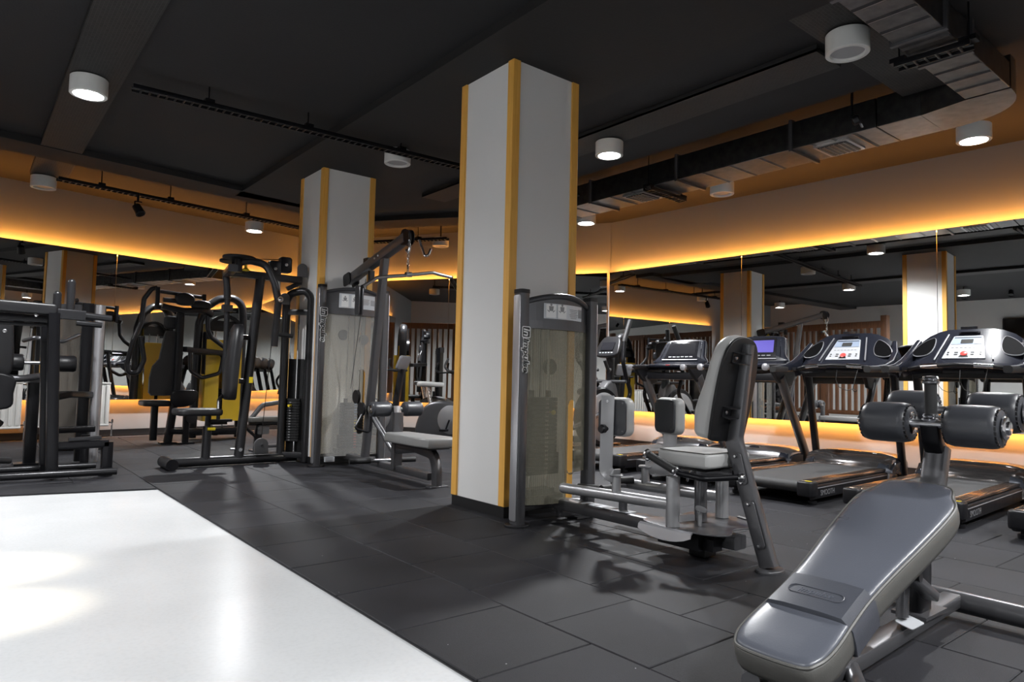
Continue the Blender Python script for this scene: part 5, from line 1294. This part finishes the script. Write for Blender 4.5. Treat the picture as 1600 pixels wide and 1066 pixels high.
b = B(); b.cyl((2.90, 5.985, .125), (3.10, 5.95, .125), .027, 14); b.cyl((3.40, 5.90, .125), (3.55, 5.875, .125), .027, 14); put('bar_grip', b, M['rubberblack'], lb)
b = B(); b.tube([(3.03, 6.02, .56), (2.95, 6.0, .43), (3.10, 5.98, .39), (3.12, 6.0, .55)], .012, 8, bend=.03); put('row_handle', b, M['black'], t)
b = B(); b.bar([(3.14, 6.05, .55), (3.20, 5.70, .22)], .03, .02); b.bar([(3.17, 6.05, .55), (3.23, 5.70, .22)], .03, .02); put('foot_brace', b, M['gun'], t)
b = B(); b.box((2.99, 6.63, .075), (.10, .03, .05)); b.prism(rrect(.09, .022, .004, 1), .002, frame((2.99, 6.613, .075), (1, 0, 0), (0, 0, 1))); put('rating_plate', b, M['panelwhite'], t)

# ================================================================ pec fly station left of it
t = thing('pec_fly_machine', 'black pec fly station with tall leaning column, curved arms, weight frame and round base tube', 'exercise machine', (2.2, 7.2, 0))
YM = 7.2
b = B(); b.tube([(1.60, YM, .052), (2.86, YM, .052)], .046, 16); put('base_tube', b, M['charcoal'], t)
b = B(); b.tube([(1.60, YM + .14, .055), (1.60, YM - .20, .055)], .053, 18); ft = put('base_foot', b, M['charcoal'], t)
b = B(); b.cyl((1.60, YM - .20, .055), (1.60, YM - .212, .055), .055, 18); b.cyl((1.60, YM + .14, .055), (1.60, YM + .152, .055), .055, 18); put('end_cap', b, M['black'], ft)
b = B(); b.cyl((1.945, YM, .07), (1.95, YM, .40), .042, 18); put('seat_column', b, M['charcoal'], t)
b = B(); b.bar([(1.95, YM, .38), (1.955, YM, .50)], .05, .05); put('seat_slider', b, M['black'], t)
b = B(); b.cyl((1.96, YM - .04, .375), (1.96, YM - .09, .375), .012, 10); b.cyl((1.93, YM - .085, .375), (2.0, YM - .085, .375), .016, 12); put('seat_knob', b, M['yellowknob'], t, label='yellow pull knob')
b = B(); b.prism(rrect(.42, .36, .08, 5, 1.85, YM), .065, Matrix.Translation((0, 0, .508)), e=.022); put('seat', b, M['padblack'], t, sharp=50)
b = B(); b.tube([(2.265, YM, .075), (2.405, YM, 1.95)], .048, 18); put('main_column', b, M['charcoal'], t)
b = B(); b.tube([(2.285, YM - .01, .16), (2.25, YM - .10, .16)], .018, 10); b.tube([(2.285, YM, .16), (2.18, YM, .16)], .012, 8); put('stop_peg', b, M['steel'], t)
rings = []
for z, x, w, k in ((.66, 2.155, .09, .70), (.68, 2.150, .125, .92), (.80, 2.152, .135, 1), (1.05, 2.165, .135, 1), (1.25, 2.185, .13, 1), (1.38, 2.20, .11, .95), (1.43, 2.208, .06, .7)):
    rings.append([(x - .05 * k, YM - w * .85, z), (x - .06 * k, YM, z), (x - .05 * k, YM + w * .85, z), (x - .01, YM + w, z), (x + .035 * k, YM + w * .9, z), (x + .04 * k, YM, z), (x + .035 * k, YM - w * .9, z), (x - .01, YM - w, z)])
b = B(); b.loft(rings); put('back_pad', b, M['padblack'], t, sharp=60)
b = B(); b.bar([(2.24, YM, .85), (2.32, YM, .85)], .05, .05); b.bar([(2.25, YM, 1.30), (2.35, YM, 1.30)], .05, .05); put('pad_bracket', b, M['black'], t)
b = B(); b.box((2.335, YM - .06, .865), (.03, .03, .06)); put('pad_knob', b, M['yellowknob'], t)
b = B(); b.bar([(2.07, YM, 1.955), (2.84, YM, 1.955)], .09, .075, ch=.014); put('top_beam', b, M['charcoal'], t)
b = B(); b.bar([(2.12, YM + .18, 1.96), (2.04, YM - .28, 1.965)], .085, .075, ch=.014); put('arm_yoke', b, M['charcoal'], t)
for y, x, z in ((YM - .26, 2.10, 2.075), (YM + .16, 2.19, 2.10)):
    b = B(); b.lathe([(.02, -.012), (.15, -.012), (.155, -.006), (.145, 0), (.155, .006), (.15, .012), (.02, .012)], (x, y, z), (0, 0, 1), 32); put('cam_disc', b, M['blackplastic'], t)
    b = B(); b.cyl((x, y, 1.93), (x, y, z + .03), .035, 14); put('cam_hub', b, M['black'], t)
b = B(); b.tube([(2.08, YM - .24, 2.02), (2.20, YM - .26, 2.06), (2.37, YM - .27, 2.04), (2.46, YM - .28, 1.85), (2.505, YM - .28, 1.66)], .036, 14, bend=.14); b.bar([(2.505, YM - .28, 1.70), (2.48, YM - .28, 1.21)], .06, .06); put('right_arm', b, M['charcoal'], t)
b = B(); b.cyl((2.50, YM - .31, 1.69), (2.50, YM - .35, 1.69), .03, 16); bolt(b, (2.50, YM - .35, 1.69), (0, -1, 0), .018); put('arm_pivot', b, M['chrome'], t)
b = B(); b.cyl((2.50, YM - .28, 1.335), (2.66, YM - .30, 1.325), .021, 12); put('arm_grip', b, M['rubberblack'], t)
b = B(); b.tube([(2.10, YM + .16, 2.0), (2.13, YM + .16, 1.70)], .036, 14); b.tube([(2.13, YM + .16, 1.72), (2.14, YM + .15, .80)], .028, 12); b.box((2.13, YM + .16, 1.60), (.09, .09, .07)); put('left_arm', b, M['charcoal'], t)
b = B(); b.tube([(2.14, YM + .12, .72), (2.04, YM - .02, .66), (2.02, YM - .10, .52), (2.02, YM - .10, .47)], .018, 10, bend=.07); b.box((2.06, YM - .05, .455), (.20, .08, .025)); put('left_arm_handle', b, M['black'], t)
b = B(); b.cyl((2.22, YM - .10, 2.06), (2.22, YM - .10, 2.0), .014, 10); b.lathe([(.035, 0), (.035, .018), (.012, .03), (0, .04)], (2.22, YM - .10, 1.975), (0, 0, 1), 14); put('pull_pin', b, M['yellowknob'], t, label='yellow pull pin')
for x, z, c_ in ((2.545, 2.045, 'black'), (2.66, 2.10, 'black')):
    b = B(); b.prism(rrect(.13, .17, .03, 4), .075, frame((x, YM + .0375, z), (1, 0, 0), (0, 0, 1)), e=.006); hs = put('pulley_housing', b, M[c_], t)
    b = B(); bolt(b, (x, YM - .038, z), (0, -1, 0), .018); put('bolt', b, M['steel'], hs)
b = B(); b.prism([(.055 * cos(a), .055 * sin(a) if sin(a) > 0 else -.09) for a in [2 * pi * k / 20 for k in range(20)]], .03, frame((2.84, YM - .02, 2.08), (1, 0, 0), (0, 0, 1)), e=.004); b.prism([(.05 * cos(a), .05 * sin(a) if sin(a) > 0 else -.07) for a in [2 * pi * k / 20 for k in range(20)]], .03, frame((2.645, YM - .06, 1.74), (1, 0, 0), (0, 0, 1)), e=.004); put('pulley_cover', b, M['plategrey'], t)
b = B(); b.tube([(2.24, YM + .05, 2.12), (2.66, YM, 2.16)], .005, 6); b.tube([(2.645, YM - .04, 1.70), (2.645, YM - .04, .25)], .005, 6); b.tube([(2.60, YM, 2.0), (2.47, YM - .04, .2)], .004, 6); put('cable', b, M['cable'], t)
b = B(); b.cyl((2.60, YM, 1.93), (2.60, YM, 1.82), .02, 10); b.cyl((2.60, YM, 1.82), (2.60, YM, 1.76), .012, 10); put('cable_hook', b, M['steel'], t)
b = B(); b.prism([(.075 * cos(a), .075 * sin(a) if sin(a) > 0 else -.09) for a in [2 * pi * k / 20 for k in range(20)]], .03, frame((2.475, YM - .02, .19), (1, 0, 0), (0, 0, 1)), e=.004); bolt(b, (2.475, YM - .05, .20), (0, -1, 0), .015); put('floor_pulley', b, M['plategrey'], t)
# weight frame: two arched tubes and a stack
for (xa, ya), (xb, yb) in (((2.70, YM + .02), (2.90, YM - .16)),):
    b = B(); b.tube([(xa, ya, .012), (xa, ya, 1.72), (xa + .03, ya - .03, 1.80), (xb - .05, yb + .04, 1.835), (xb, yb, 1.76), (xb, yb, .012)], .040, 16, bend=.10); put('weight_frame', b, M['charcoal'], t)
    b = B(); b.bar([(xa, ya, 1.60), (xb, yb, 1.60)], .05, .06); b.bar([(xa, ya, .08), (xb, yb, .08)], .05, .06); b.bar([(xa, ya, 1.85), (2.84, YM, 1.93)], .05, .05); put('frame_rail', b, M['charcoal'], t)
mxp = Vector((2.80, YM + .03)); k = 0
R45 = Matrix.Rotation(radians(-42), 4, 'Z'); z = .22
while z < .66:
    b = B(); b.prism(rrect(.18, .10, .01, 2), .026, Matrix.Translation((mxp.x, mxp.y, z)) @ R45, e=.003, seg=1); put('weight_plate', b, M['plate'], t); z += .0285
b = B()
for k in range(15): b.prism(rrect(.02, .012, .002, 1), .002, Matrix.Translation((mxp.x - .03, mxp.y - .055, .234 + .0285 * k)) @ R45 @ Matrix.Rotation(pi / 2, 4, 'X'))
put('weight_number', b, M['decalgrey'], t, kind='stuff')
for s_ in (-1, 1):
    b = B(); p = Vector((mxp.x, mxp.y, 0)) + R45.to_3x3() @ Vector((s_ * .05, 0, 0)); b.cyl((p.x, p.y, .08), (p.x, p.y, 1.62), .010, 10); put('guide_rod', b, M['chrome'], t)
b = B(); b.cyl((mxp.x - .02, mxp.y - .05, .60), (mxp.x - .06, mxp.y - .09, .60), .014, 10); put('selector_pin', b, M['yellowknob'], t)
b = B(); b.box((2.83, YM + .06, .60), (.22, .012, 1.0), Matrix.Rotation(radians(-42), 3, 'Z')); put('rear_guard', b, M['blackshell'], t)

# grey flat bench behind the pec fly station
t = thing('flat_bench', 'low grey padded bench on black legs behind the pec fly station', 'bench', (2.95, 8.3, 0))
b = B(); b.prism(rrect(.62, .28, .04, 4, 2.98, 8.25), .06, Matrix.Translation((0, 0, .36)), e=.018); put('pad', b, M['sidevinyl'], t, sharp=50)
b = B(); b.bar([(2.70, 8.25, .34), (3.26, 8.25, .34)], .06, .04); b.bar([(2.60, 8.25, .35), (2.82, 8.25, .15)], .05, .03); put('pad_rail', b, M['black'], t)
b = B(); b.bar([(2.80, 8.25, .02), (2.82, 8.25, .34)], .08, .06, up=(0, 1, 0)); put('front_leg', b, M['black'], t)
b = B(); b.bar([(3.20, 8.25, .02), (3.20, 8.25, .34)], .06, .06, up=(0, 1, 0)); put('rear_leg', b, M['black'], t)
b = B(); b.box((2.82, 8.25, .012), (.12, .34, .02)); b.box((3.20, 8.25, .012), (.10, .34, .02)); b.bar([(2.82, 8.25, .07), (3.20, 8.25, .07)], .05, .04); put('foot_bar', b, M['gun'], t)
b = B(); b.tube([(2.72, 8.25, .40), (2.84, 8.24, .56), (3.10, 8.24, .60), (3.24, 8.25, .58)], .028, 12, bend=.1); put('grab_rail', b, M['plategrey'], t)
b = B(); b.box((2.85, 8.20, .27), (.12, .08, .10)); b.cyl((2.78, 8.16, .29), (2.78, 8.14, .29), .012, 8); put('adjuster_block', b, M['plategrey'], t)

# ================================================================ shoulder press with yellow weight shroud before the left wall mirror
t = thing('shoulder_press_machine', 'black shoulder press, back turned, with yellow weight shroud before the left wall mirror', 'exercise machine', (2.3, 9.8, 0))
YP = 9.75
b = B(); b.bar([(2.16, YP, .02), (2.235, YP, .75), (2.235, YP, 1.78)], .10, .09, up=(1, 0, 0), bend=.1); put('main_upright', b, M['black'], t)
b = B(); b.bar([(2.34, YP - .12, .02), (2.34, YP - .12, .44)], .085, .07, up=(1, 0, 0)); put('side_post', b, M['black'], t)
b = B(); b.box((2.17, YP, .012), (.22, .14, .02)); b.box((2.34, YP - .12, .012), (.20, .14, .02)); put('foot_plate', b, M['black'], t)
b = B(); b.bar([(2.18, YP, .16), (2.34, YP - .12, .16), (3.15, YP + .35, .13)], .09, .07, bend=.05); put('floor_beam', b, M['black'], t)
rings = []
for z, w, cx in ((.62, .13, 2.07), (.66, .16, 2.07), (.85, .165, 2.075), (1.0, .15, 2.09), (1.10, .10, 2.12), (1.30, .085, 2.135), (1.42, .08, 2.15), (1.47, .06, 2.15)):
    rings.append([(cx - w, YP + .06, z), (cx - w * .9, YP + .14, z), (cx + w * .9, YP + .14, z), (cx + w, YP + .06, z), (cx + w * .95, YP + .03, z), (cx - w * .95, YP + .03, z)])
b = B(); b.loft(rings); put('backrest', b, M['padblack'], t, sharp=50)
b = B(); b.prism(rrect(.20, .17, .04, 4), .07, frame((2.16, YP + .05, 1.585), (-1, 0, 0), (0, 0, 1)), e=.02); put('headrest', b, M['padblack'], t, sharp=50)
b = B(); b.prism(rrect(.34, .44, .08, 5, 2.03, YP + .22), .075, Matrix.Translation((0, 0, .48)), e=.025); put('seat', b, M['padblack'], t, sharp=50)
b = B(); b.bar([(2.03, YP + .22, .03), (2.03, YP + .22, .49)], .09, .08, up=(1, 0, 0)); put('seat_post', b, M['black'], t)
b = B(); b.prism(spline([(2.14, .56), (2.17, .68), (2.36, .70), (2.46, .68), (2.46, .58), (2.38, .50), (2.22, .48)], 4), .05, frame((0, YP - .10, 0), (1, 0, 0), (0, 0, 1)), e=.01); put('pivot_plate', b, M['black'], t)
b = B(); b.lathe([(.0, 0), (.065, .004), (.07, .03), (.0, .034)], (2.38, YP - .20, .34), (.2, -1, 0), 24); put('side_disc', b, M['blackplastic'], t)
b = B(); b.bar([(2.0, YP - .04, 1.78), (2.24, YP - .06, 1.74), (2.52, YP - .02, 1.77), (2.62, YP + .06, 1.72)], .12, .07, bend=.2); put('cross_bar', b, M['black'], t)
b = B(); b.bar([(1.94, YP - .05, 1.74), (1.94, YP - .05, 2.02)], .05, .05, up=(0, 1, 0)); b.bar([(2.53, YP + .05, 1.74), (2.53, YP + .05, 1.99)], .05, .05, up=(0, 1, 0)); put('arm_stop', b, M['black'], t)
b = B(); b.cyl((1.96, YP - .05, 1.97), (2.50, YP + .05, 1.95), .026, 12); b.cyl((2.0, YP - .1, 1.86), (2.28, YP - .05, 1.86), .032, 12); put('counter_tube', b, M['charcoal'], t)
b = B(); b.prism(spline([(-.09, -.06), (.09, -.06), (.11, .05), (.0, .10), (-.11, .05)], 4), .10, frame((2.26, YP - .02, 1.88), (1, 0, 0), (0, 0, 1)), e=.02); b.prism(spline([(-.09, -.05), (.10, -.05), (.12, .03), (.0, .06), (-.11, .03)], 4), .10, frame((2.47, YP + .03, 1.84), (1, 0, 0), (0, 0, 1)), e=.02); put('link_cover', b, M['blackplastic'], t)
b = B(); b.tube([(1.94, YP, 2.02), (1.88, YP, 2.0), (1.80, YP + .02, 1.86), (1.785, YP + .05, 1.55), (1.71, YP + .05, 1.33), (1.66, YP + .10, 1.02), (1.68, YP + .10, .90), (1.80, YP + .10, .91), (1.85, YP + .08, 1.08), (1.79, YP + .05, 1.38)], .03, 12, bend=.08); put('press_arm', b, M['charcoal'], t)
b = B(); b.tube([(2.58, YP + .05, 1.82), (2.60, YP + .06, 1.52), (2.66, YP + .10, 1.42), (2.86, YP + .12, 1.28)], .03, 12, bend=.08); b.tube([(2.40, YP + .10, 1.22), (2.42, YP + .12, .95), (2.58, YP + .15, .86), (2.82, YP + .18, .93), (2.86, YP + .18, 1.20), (2.45, YP + .12, 1.20)], .026, 12, bend=.08); put('press_handle', b, M['charcoal'], t)
b = B(); b.bar([(2.30, YP - .02, 1.235), (3.08, YP + .30, 1.20)], .11, .07); put('link_beam', b, M['charcoal'], t)
# its weight tower: arched frame with a yellow cover that has a long slot
TX, TY = 2.90, 10.22
b = B(); b.tube([(TX - .32, TY + .05, .02), (TX - .30, TY + .05, 1.62), (TX - .22, TY + .04, 1.86), (TX - .06, TY + .02, 1.99), (TX + .14, TY, 2.03), (TX + .27, TY, 1.93), (TX + .29, TY, 1.70), (TX + .29, TY, .02)], .055, 14, bend=.18, oval=1.4); put('tower_frame', b, M['charcoal'], t)
rings = []
for k in range(13):
    a = pi * k / 12; rings.append([(TX + .02 - .24 * cos(a), TY - .08 + q, 1.50 + .26 * sin(a) ** .8) for q in (-.05, .10)] + [(TX + .02 - .195 * cos(a), TY - .08 + q, 1.50 + .215 * sin(a) ** .8) for q in (.10, -.05)])
b = B(); b.loft(rings); b.prism(rrect(.10, .62, .03, 3), .15, frame((TX - .195, TY + .02, 1.21), (1, 0, 0), (0, 0, 1))); put('hood', b, M['black'], t)
b = B(); b.prism(rrect(.38, .15, .03, 4), .10, frame((TX + .02, TY, 1.60), (1, 0, 0), (0, 0, 1)), e=.01); put('hood_panel', b, M['blackplastic'], t)
for yy, nm in ((TY - .13, 'front_shroud'), (TY + .17, 'rear_shroud')):
    b = B(); xa, xb = TX - .23, TX + .25
    bowed_plate(b, xa, xb, yy, .02 if yy < TY else -.02, lambda u: .26, lambda u: 1.40, .006, 24, lambda u: (.36, 1.12) if .36 < u < .50 else None); put(nm, b, M['yellowpanel'], t, label='yellow panel with a tall slot')
b = B(); b.prism([(-.13, .26), (.17, .26), (.10, 1.62), (-.06, 1.62)], .006, frame((TX - .235, TY, 0), (0, 1, 0), (0, 0, 1))); b.prism([(-.13, .26), (.17, .26), (.17, 1.40), (-.13, 1.40)], .006, frame((TX + .25, TY, 0), (0, 1, 0), (0, 0, 1))); put('side_shroud', b, M['yellowpanel'], t)
for s_ in (-1, 1):
    b = B(); b.cyl((TX + s_ * .07, TY + .02, .15), (TX + s_ * .07, TY + .02, 1.55), .012, 10); put('guide_rod', b, M['chrome'], t)
z = .2
while z < .70:
    b = B(); b.prism(rrect(.26, .11, .012, 2), .0265, Matrix.Translation((TX, TY + .02, z)), e=.003, seg=1); put('weight_plate', b, M['plate'], t); z += .0285
b = B(); b.box((TX + .02, TY + .02, .10), (.66, .30, .07)); b.bar([(TX - .1, YP + .2, .10), (TX + .02, TY, .10)], .07, .06); put('tower_base', b, M['black'], t)

# ================================================================ weight rig at the far left
t = thing('weight_rig', 'black steel weight rig at far left with padded top rail and low floor rails', 'exercise machine', (.5, 7.2, 0))
M_ = M['black']
for Y, dx in ((6.93, 0), (7.28, -.02)):
    b = B(); b.bar([(.655 + dx, Y, .04), (.60 + dx, Y, 1.40)], .105, .085, up=(1, 0, 0)); put('upright', b, M_, t)
b = B(); b.prism(rrect(.78, .095, .03, 4), .17, frame((.235, 7.05, 1.435), (1, 0, -.02), (0, 0, 1)), e=.02); put('top_pad', b, M['padblack'], t, sharp=50, label='long black padded top rail')
b = B(); b.bar([(-.15, 6.98, 1.355), (.62, 6.98, 1.345)], .07, .06); b.bar([(-.15, 7.02, 1.30), (.62, 7.02, 1.30)], .04, .03); put('pad_rail', b, M_, t)
b = B()
for x in (.10, .48): bolt(b, (x, 6.94, 1.375), (0, -1, 0), .014, .008)
put('bolt', b, M['chrome'], t)
b = B(); b.bar([(.60, 6.95, 1.40), (.83, 6.95, 1.395)], .075, .085); b.cyl((.82, 6.95, 1.40), (1.03, 6.95, 1.385), .028, 12); b.cyl((.80, 7.25, 1.35), (1.0, 7.25, 1.34), .026, 12); put('weight_horn', b, M['charcoal'], t)
for x, y, z1 in ((.635, 7.12, 1.60), (.72, 6.98, 1.70)):
    b = B(); b.cyl((x, y, 1.36), (x, y, z1 - .02), .032, 14); b.ball((x, y, z1 - .02), .032, 14, 6); put('safety_post', b, M['charcoal'], t)
b = B(); b.tube([(1.09, 8.0, .02), (1.085, 8.0, 1.585)], .045, 20); put('guide_column', b, M['alu'], t, label='bright aluminium guide tube')
for x in (.985,):
    b = B(); b.bar([(x, 8.05, .02), (x, 8.05, 1.60)], .10, .09, up=(0, 1, 0)); put('rear_upright', b, M_, t)
b = B(); b.bar([(.62, 6.95, .275), (1.06, 6.95, .285)], .085, .065); b.bar([(1.055, 6.95, .30), (1.055, 6.95, .02)], .085, .085, up=(1, 0, 0)); put('low_frame', b, M_, t)
b = B(); b.bar([(.76, 6.93, .33), (1.00, 6.93, .34)], .05, .03); put('low_cover', b, M['charcoal'], t)
b = B(); b.bar([(.60, 7.6, .36), (1.05, 7.75, .36)], .07, .06); b.bar([(.62, 7.3, .67), (.78, 7.45, .70), (1.02, 8.0, .68)], .10, .06, bend=.1); put('cross_member', b, M_, t)
b = B(); b.tube([(-.6, 6.93, .045), (1.12, 6.83, .052)], .030, 12); put('floor_rail', b, M['charcoal'], t)
b = B(); b.tube([(-.6, 7.36, .05), (1.02, 7.26, .06)], .026, 12); put('floor_rail', b, M['charcoal'], t)
b = B(); b.cyl((1.05, 6.95, .0), (1.05, 6.95, .02), .055, 16); b.cyl((.93, 7.3, 0), (.93, 7.3, .03), .05, 16); put('levelling_foot', b, M['blackplastic'], t)
b = B(); b.cyl((.93, 7.30, .03), (.93, 7.30, .34), .035, 12); put('short_post', b, M_, t)

# leg machine standing behind the rig, mostly cut off by the left edge
t = thing('leg_machine', 'black seated leg machine with round-topped backrest behind the weight rig at left edge', 'exercise machine', (.35, 8.2, 0))
b = B(); b.bar([(.575, 8.1, .02), (.575, 8.1, .80)], .13, .10, up=(1, 0, 0)); put('main_post', b, M_, t)
b = B(); b.box((.58, 8.1, .012), (.26, .20, .02)); put('foot_plate', b, M_, t)
b = B(); b.prism(spline([(-.16, -.30), (.16, -.30), (.18, .10), (.14, .26), (0, .31), (-.14, .26), (-.18, .10)], 5), .07, frame((.20, 7.9, 1.15), (1, 0, 0), (0, 0, 1)), e=.02); bk = put('backrest', b, M['padblack'], t, sharp=50)
b = B(); b.bar([(.20, 7.80, .85), (.20, 7.80, 1.30)], .14, .03, up=(1, 0, 0)); put('back_spine', b, M['blackshell'], bk)
b = B()
for x in (.09, .31): bolt(b, (x, 7.83, 1.27), (0, -1, 0), .018, .008)
put('bolt', b, M['steel'], bk)
b = B(); b.prism(spline([(-.18, -.12), (.16, -.14), (.20, .0), (.18, .16), (-.18, .18)], 5), .06, frame((.20, 7.75, .70), (1, 0, 0), (0, 0, 1)), e=.02); put('side_cover', b, M['blackplastic'], t)
for x in (.38, .80):
    b = B(); b.lathe([(.03, 0), (.07, .004), (.08, .02), (.08, .15), (.07, .166), (.03, .17)], (x - .07, 7.95, .985), (1, 0, 0), 26); put('foam_roller', b, M['padblack'], t, sharp=60)
b = B(); b.cyl((.1, 7.95, 1.0), (.40, 7.95, .985), .03, 14); b.cyl((.4, 7.95, .985), (.85, 7.95, .985), .018, 12); put('roller_axle', b, M['steel'], t)
b = B(); b.tube([(.10, 7.85, .86), (.45, 7.86, .83), (.62, 7.95, .86), (.72, 8.05, .92)], .032, 12, bend=.1); b.tube([(.48, 8.2, 1.2), (.56, 8.0, 1.23), (.78, 8.0, 1.20), (1.0, 8.3, 1.32)], .02, 10, bend=.06); put('handle_tube', b, M['gun'], t)
b = B(); b.box((.575, 8.06, .83), (.16, .10, .07)); b.lathe([(0, 0), (.02, 0), (.022, .015), (0, .02)], (.555, 8.0, .84), (0, -1, 0), 12); put('hinge_block', b, M['plategrey'], t)
b = B(); b.tube([(.0, 7.9, .52), (.20, 7.92, .50), (.33, 8.0, .40)], .035, 12, bend=.08); b.tube([(.10, 7.8, .10), (.42, 8.0, .06)], .03, 12); put('lower_tube', b, M['gun'], t)
b = B(); b.prism(rrect(.10, .42, .04, 4), .03, frame((.16, 7.9, .38), (1, 0, 0), (0, .15, 1)), e=.008); put('ankle_lever', b, M['steel'], t)

# its smoked weight tower
t = thing('weight_tower', 'brown smoked weight tower with curved cover standing before the left wall radiator', 'weight tower', (1.05, 9.4, 0))
xa, xb, YT = .86, 1.26, 9.35
b = B(); bowed_plate(b, xa, xb, YT, .10, lambda u: .06, lambda u: 1.58, .005, 18); put('shroud', b, M['frostdark'], t, label='brown smoked cover')
b = B(); bowed_plate(b, xa - .02, xb + .02, YT, .115, lambda u: 1.56, lambda u: 1.68, .03, 14); put('header', b, M['gun'], t)
for x in (xa - .03, xb + .03):
    b = B(); b.bar([(x, YT + .04, .012), (x, YT + .04, 1.66)], .08, .09, up=(0, 1, 0)); put('post', b, M_, t)
    b = B(); b.cyl((x, YT + .04, 0), (x, YT + .04, .014), .08, 20); put('foot', b, M['blackplastic'], t)
z = .2
while z < .62:
    b = B(); b.prism(rrect(.26, .10, .012, 2), .0265, Matrix.Translation((1.06, YT + .09, z)), e=.003, seg=1); put('weight_plate', b, M['plate'], t); z += .0285
for s_ in (-1, 1):
    b = B(); b.cyl((1.06 + s_ * .07, YT + .09, .08), (1.06 + s_ * .07, YT + .09, 1.6), .010, 8); put('guide_rod', b, M['chrome'], t)
b = B(); b.box((1.06, YT + .08, .05), (.44, .16, .08)); put('base', b, M_, t)
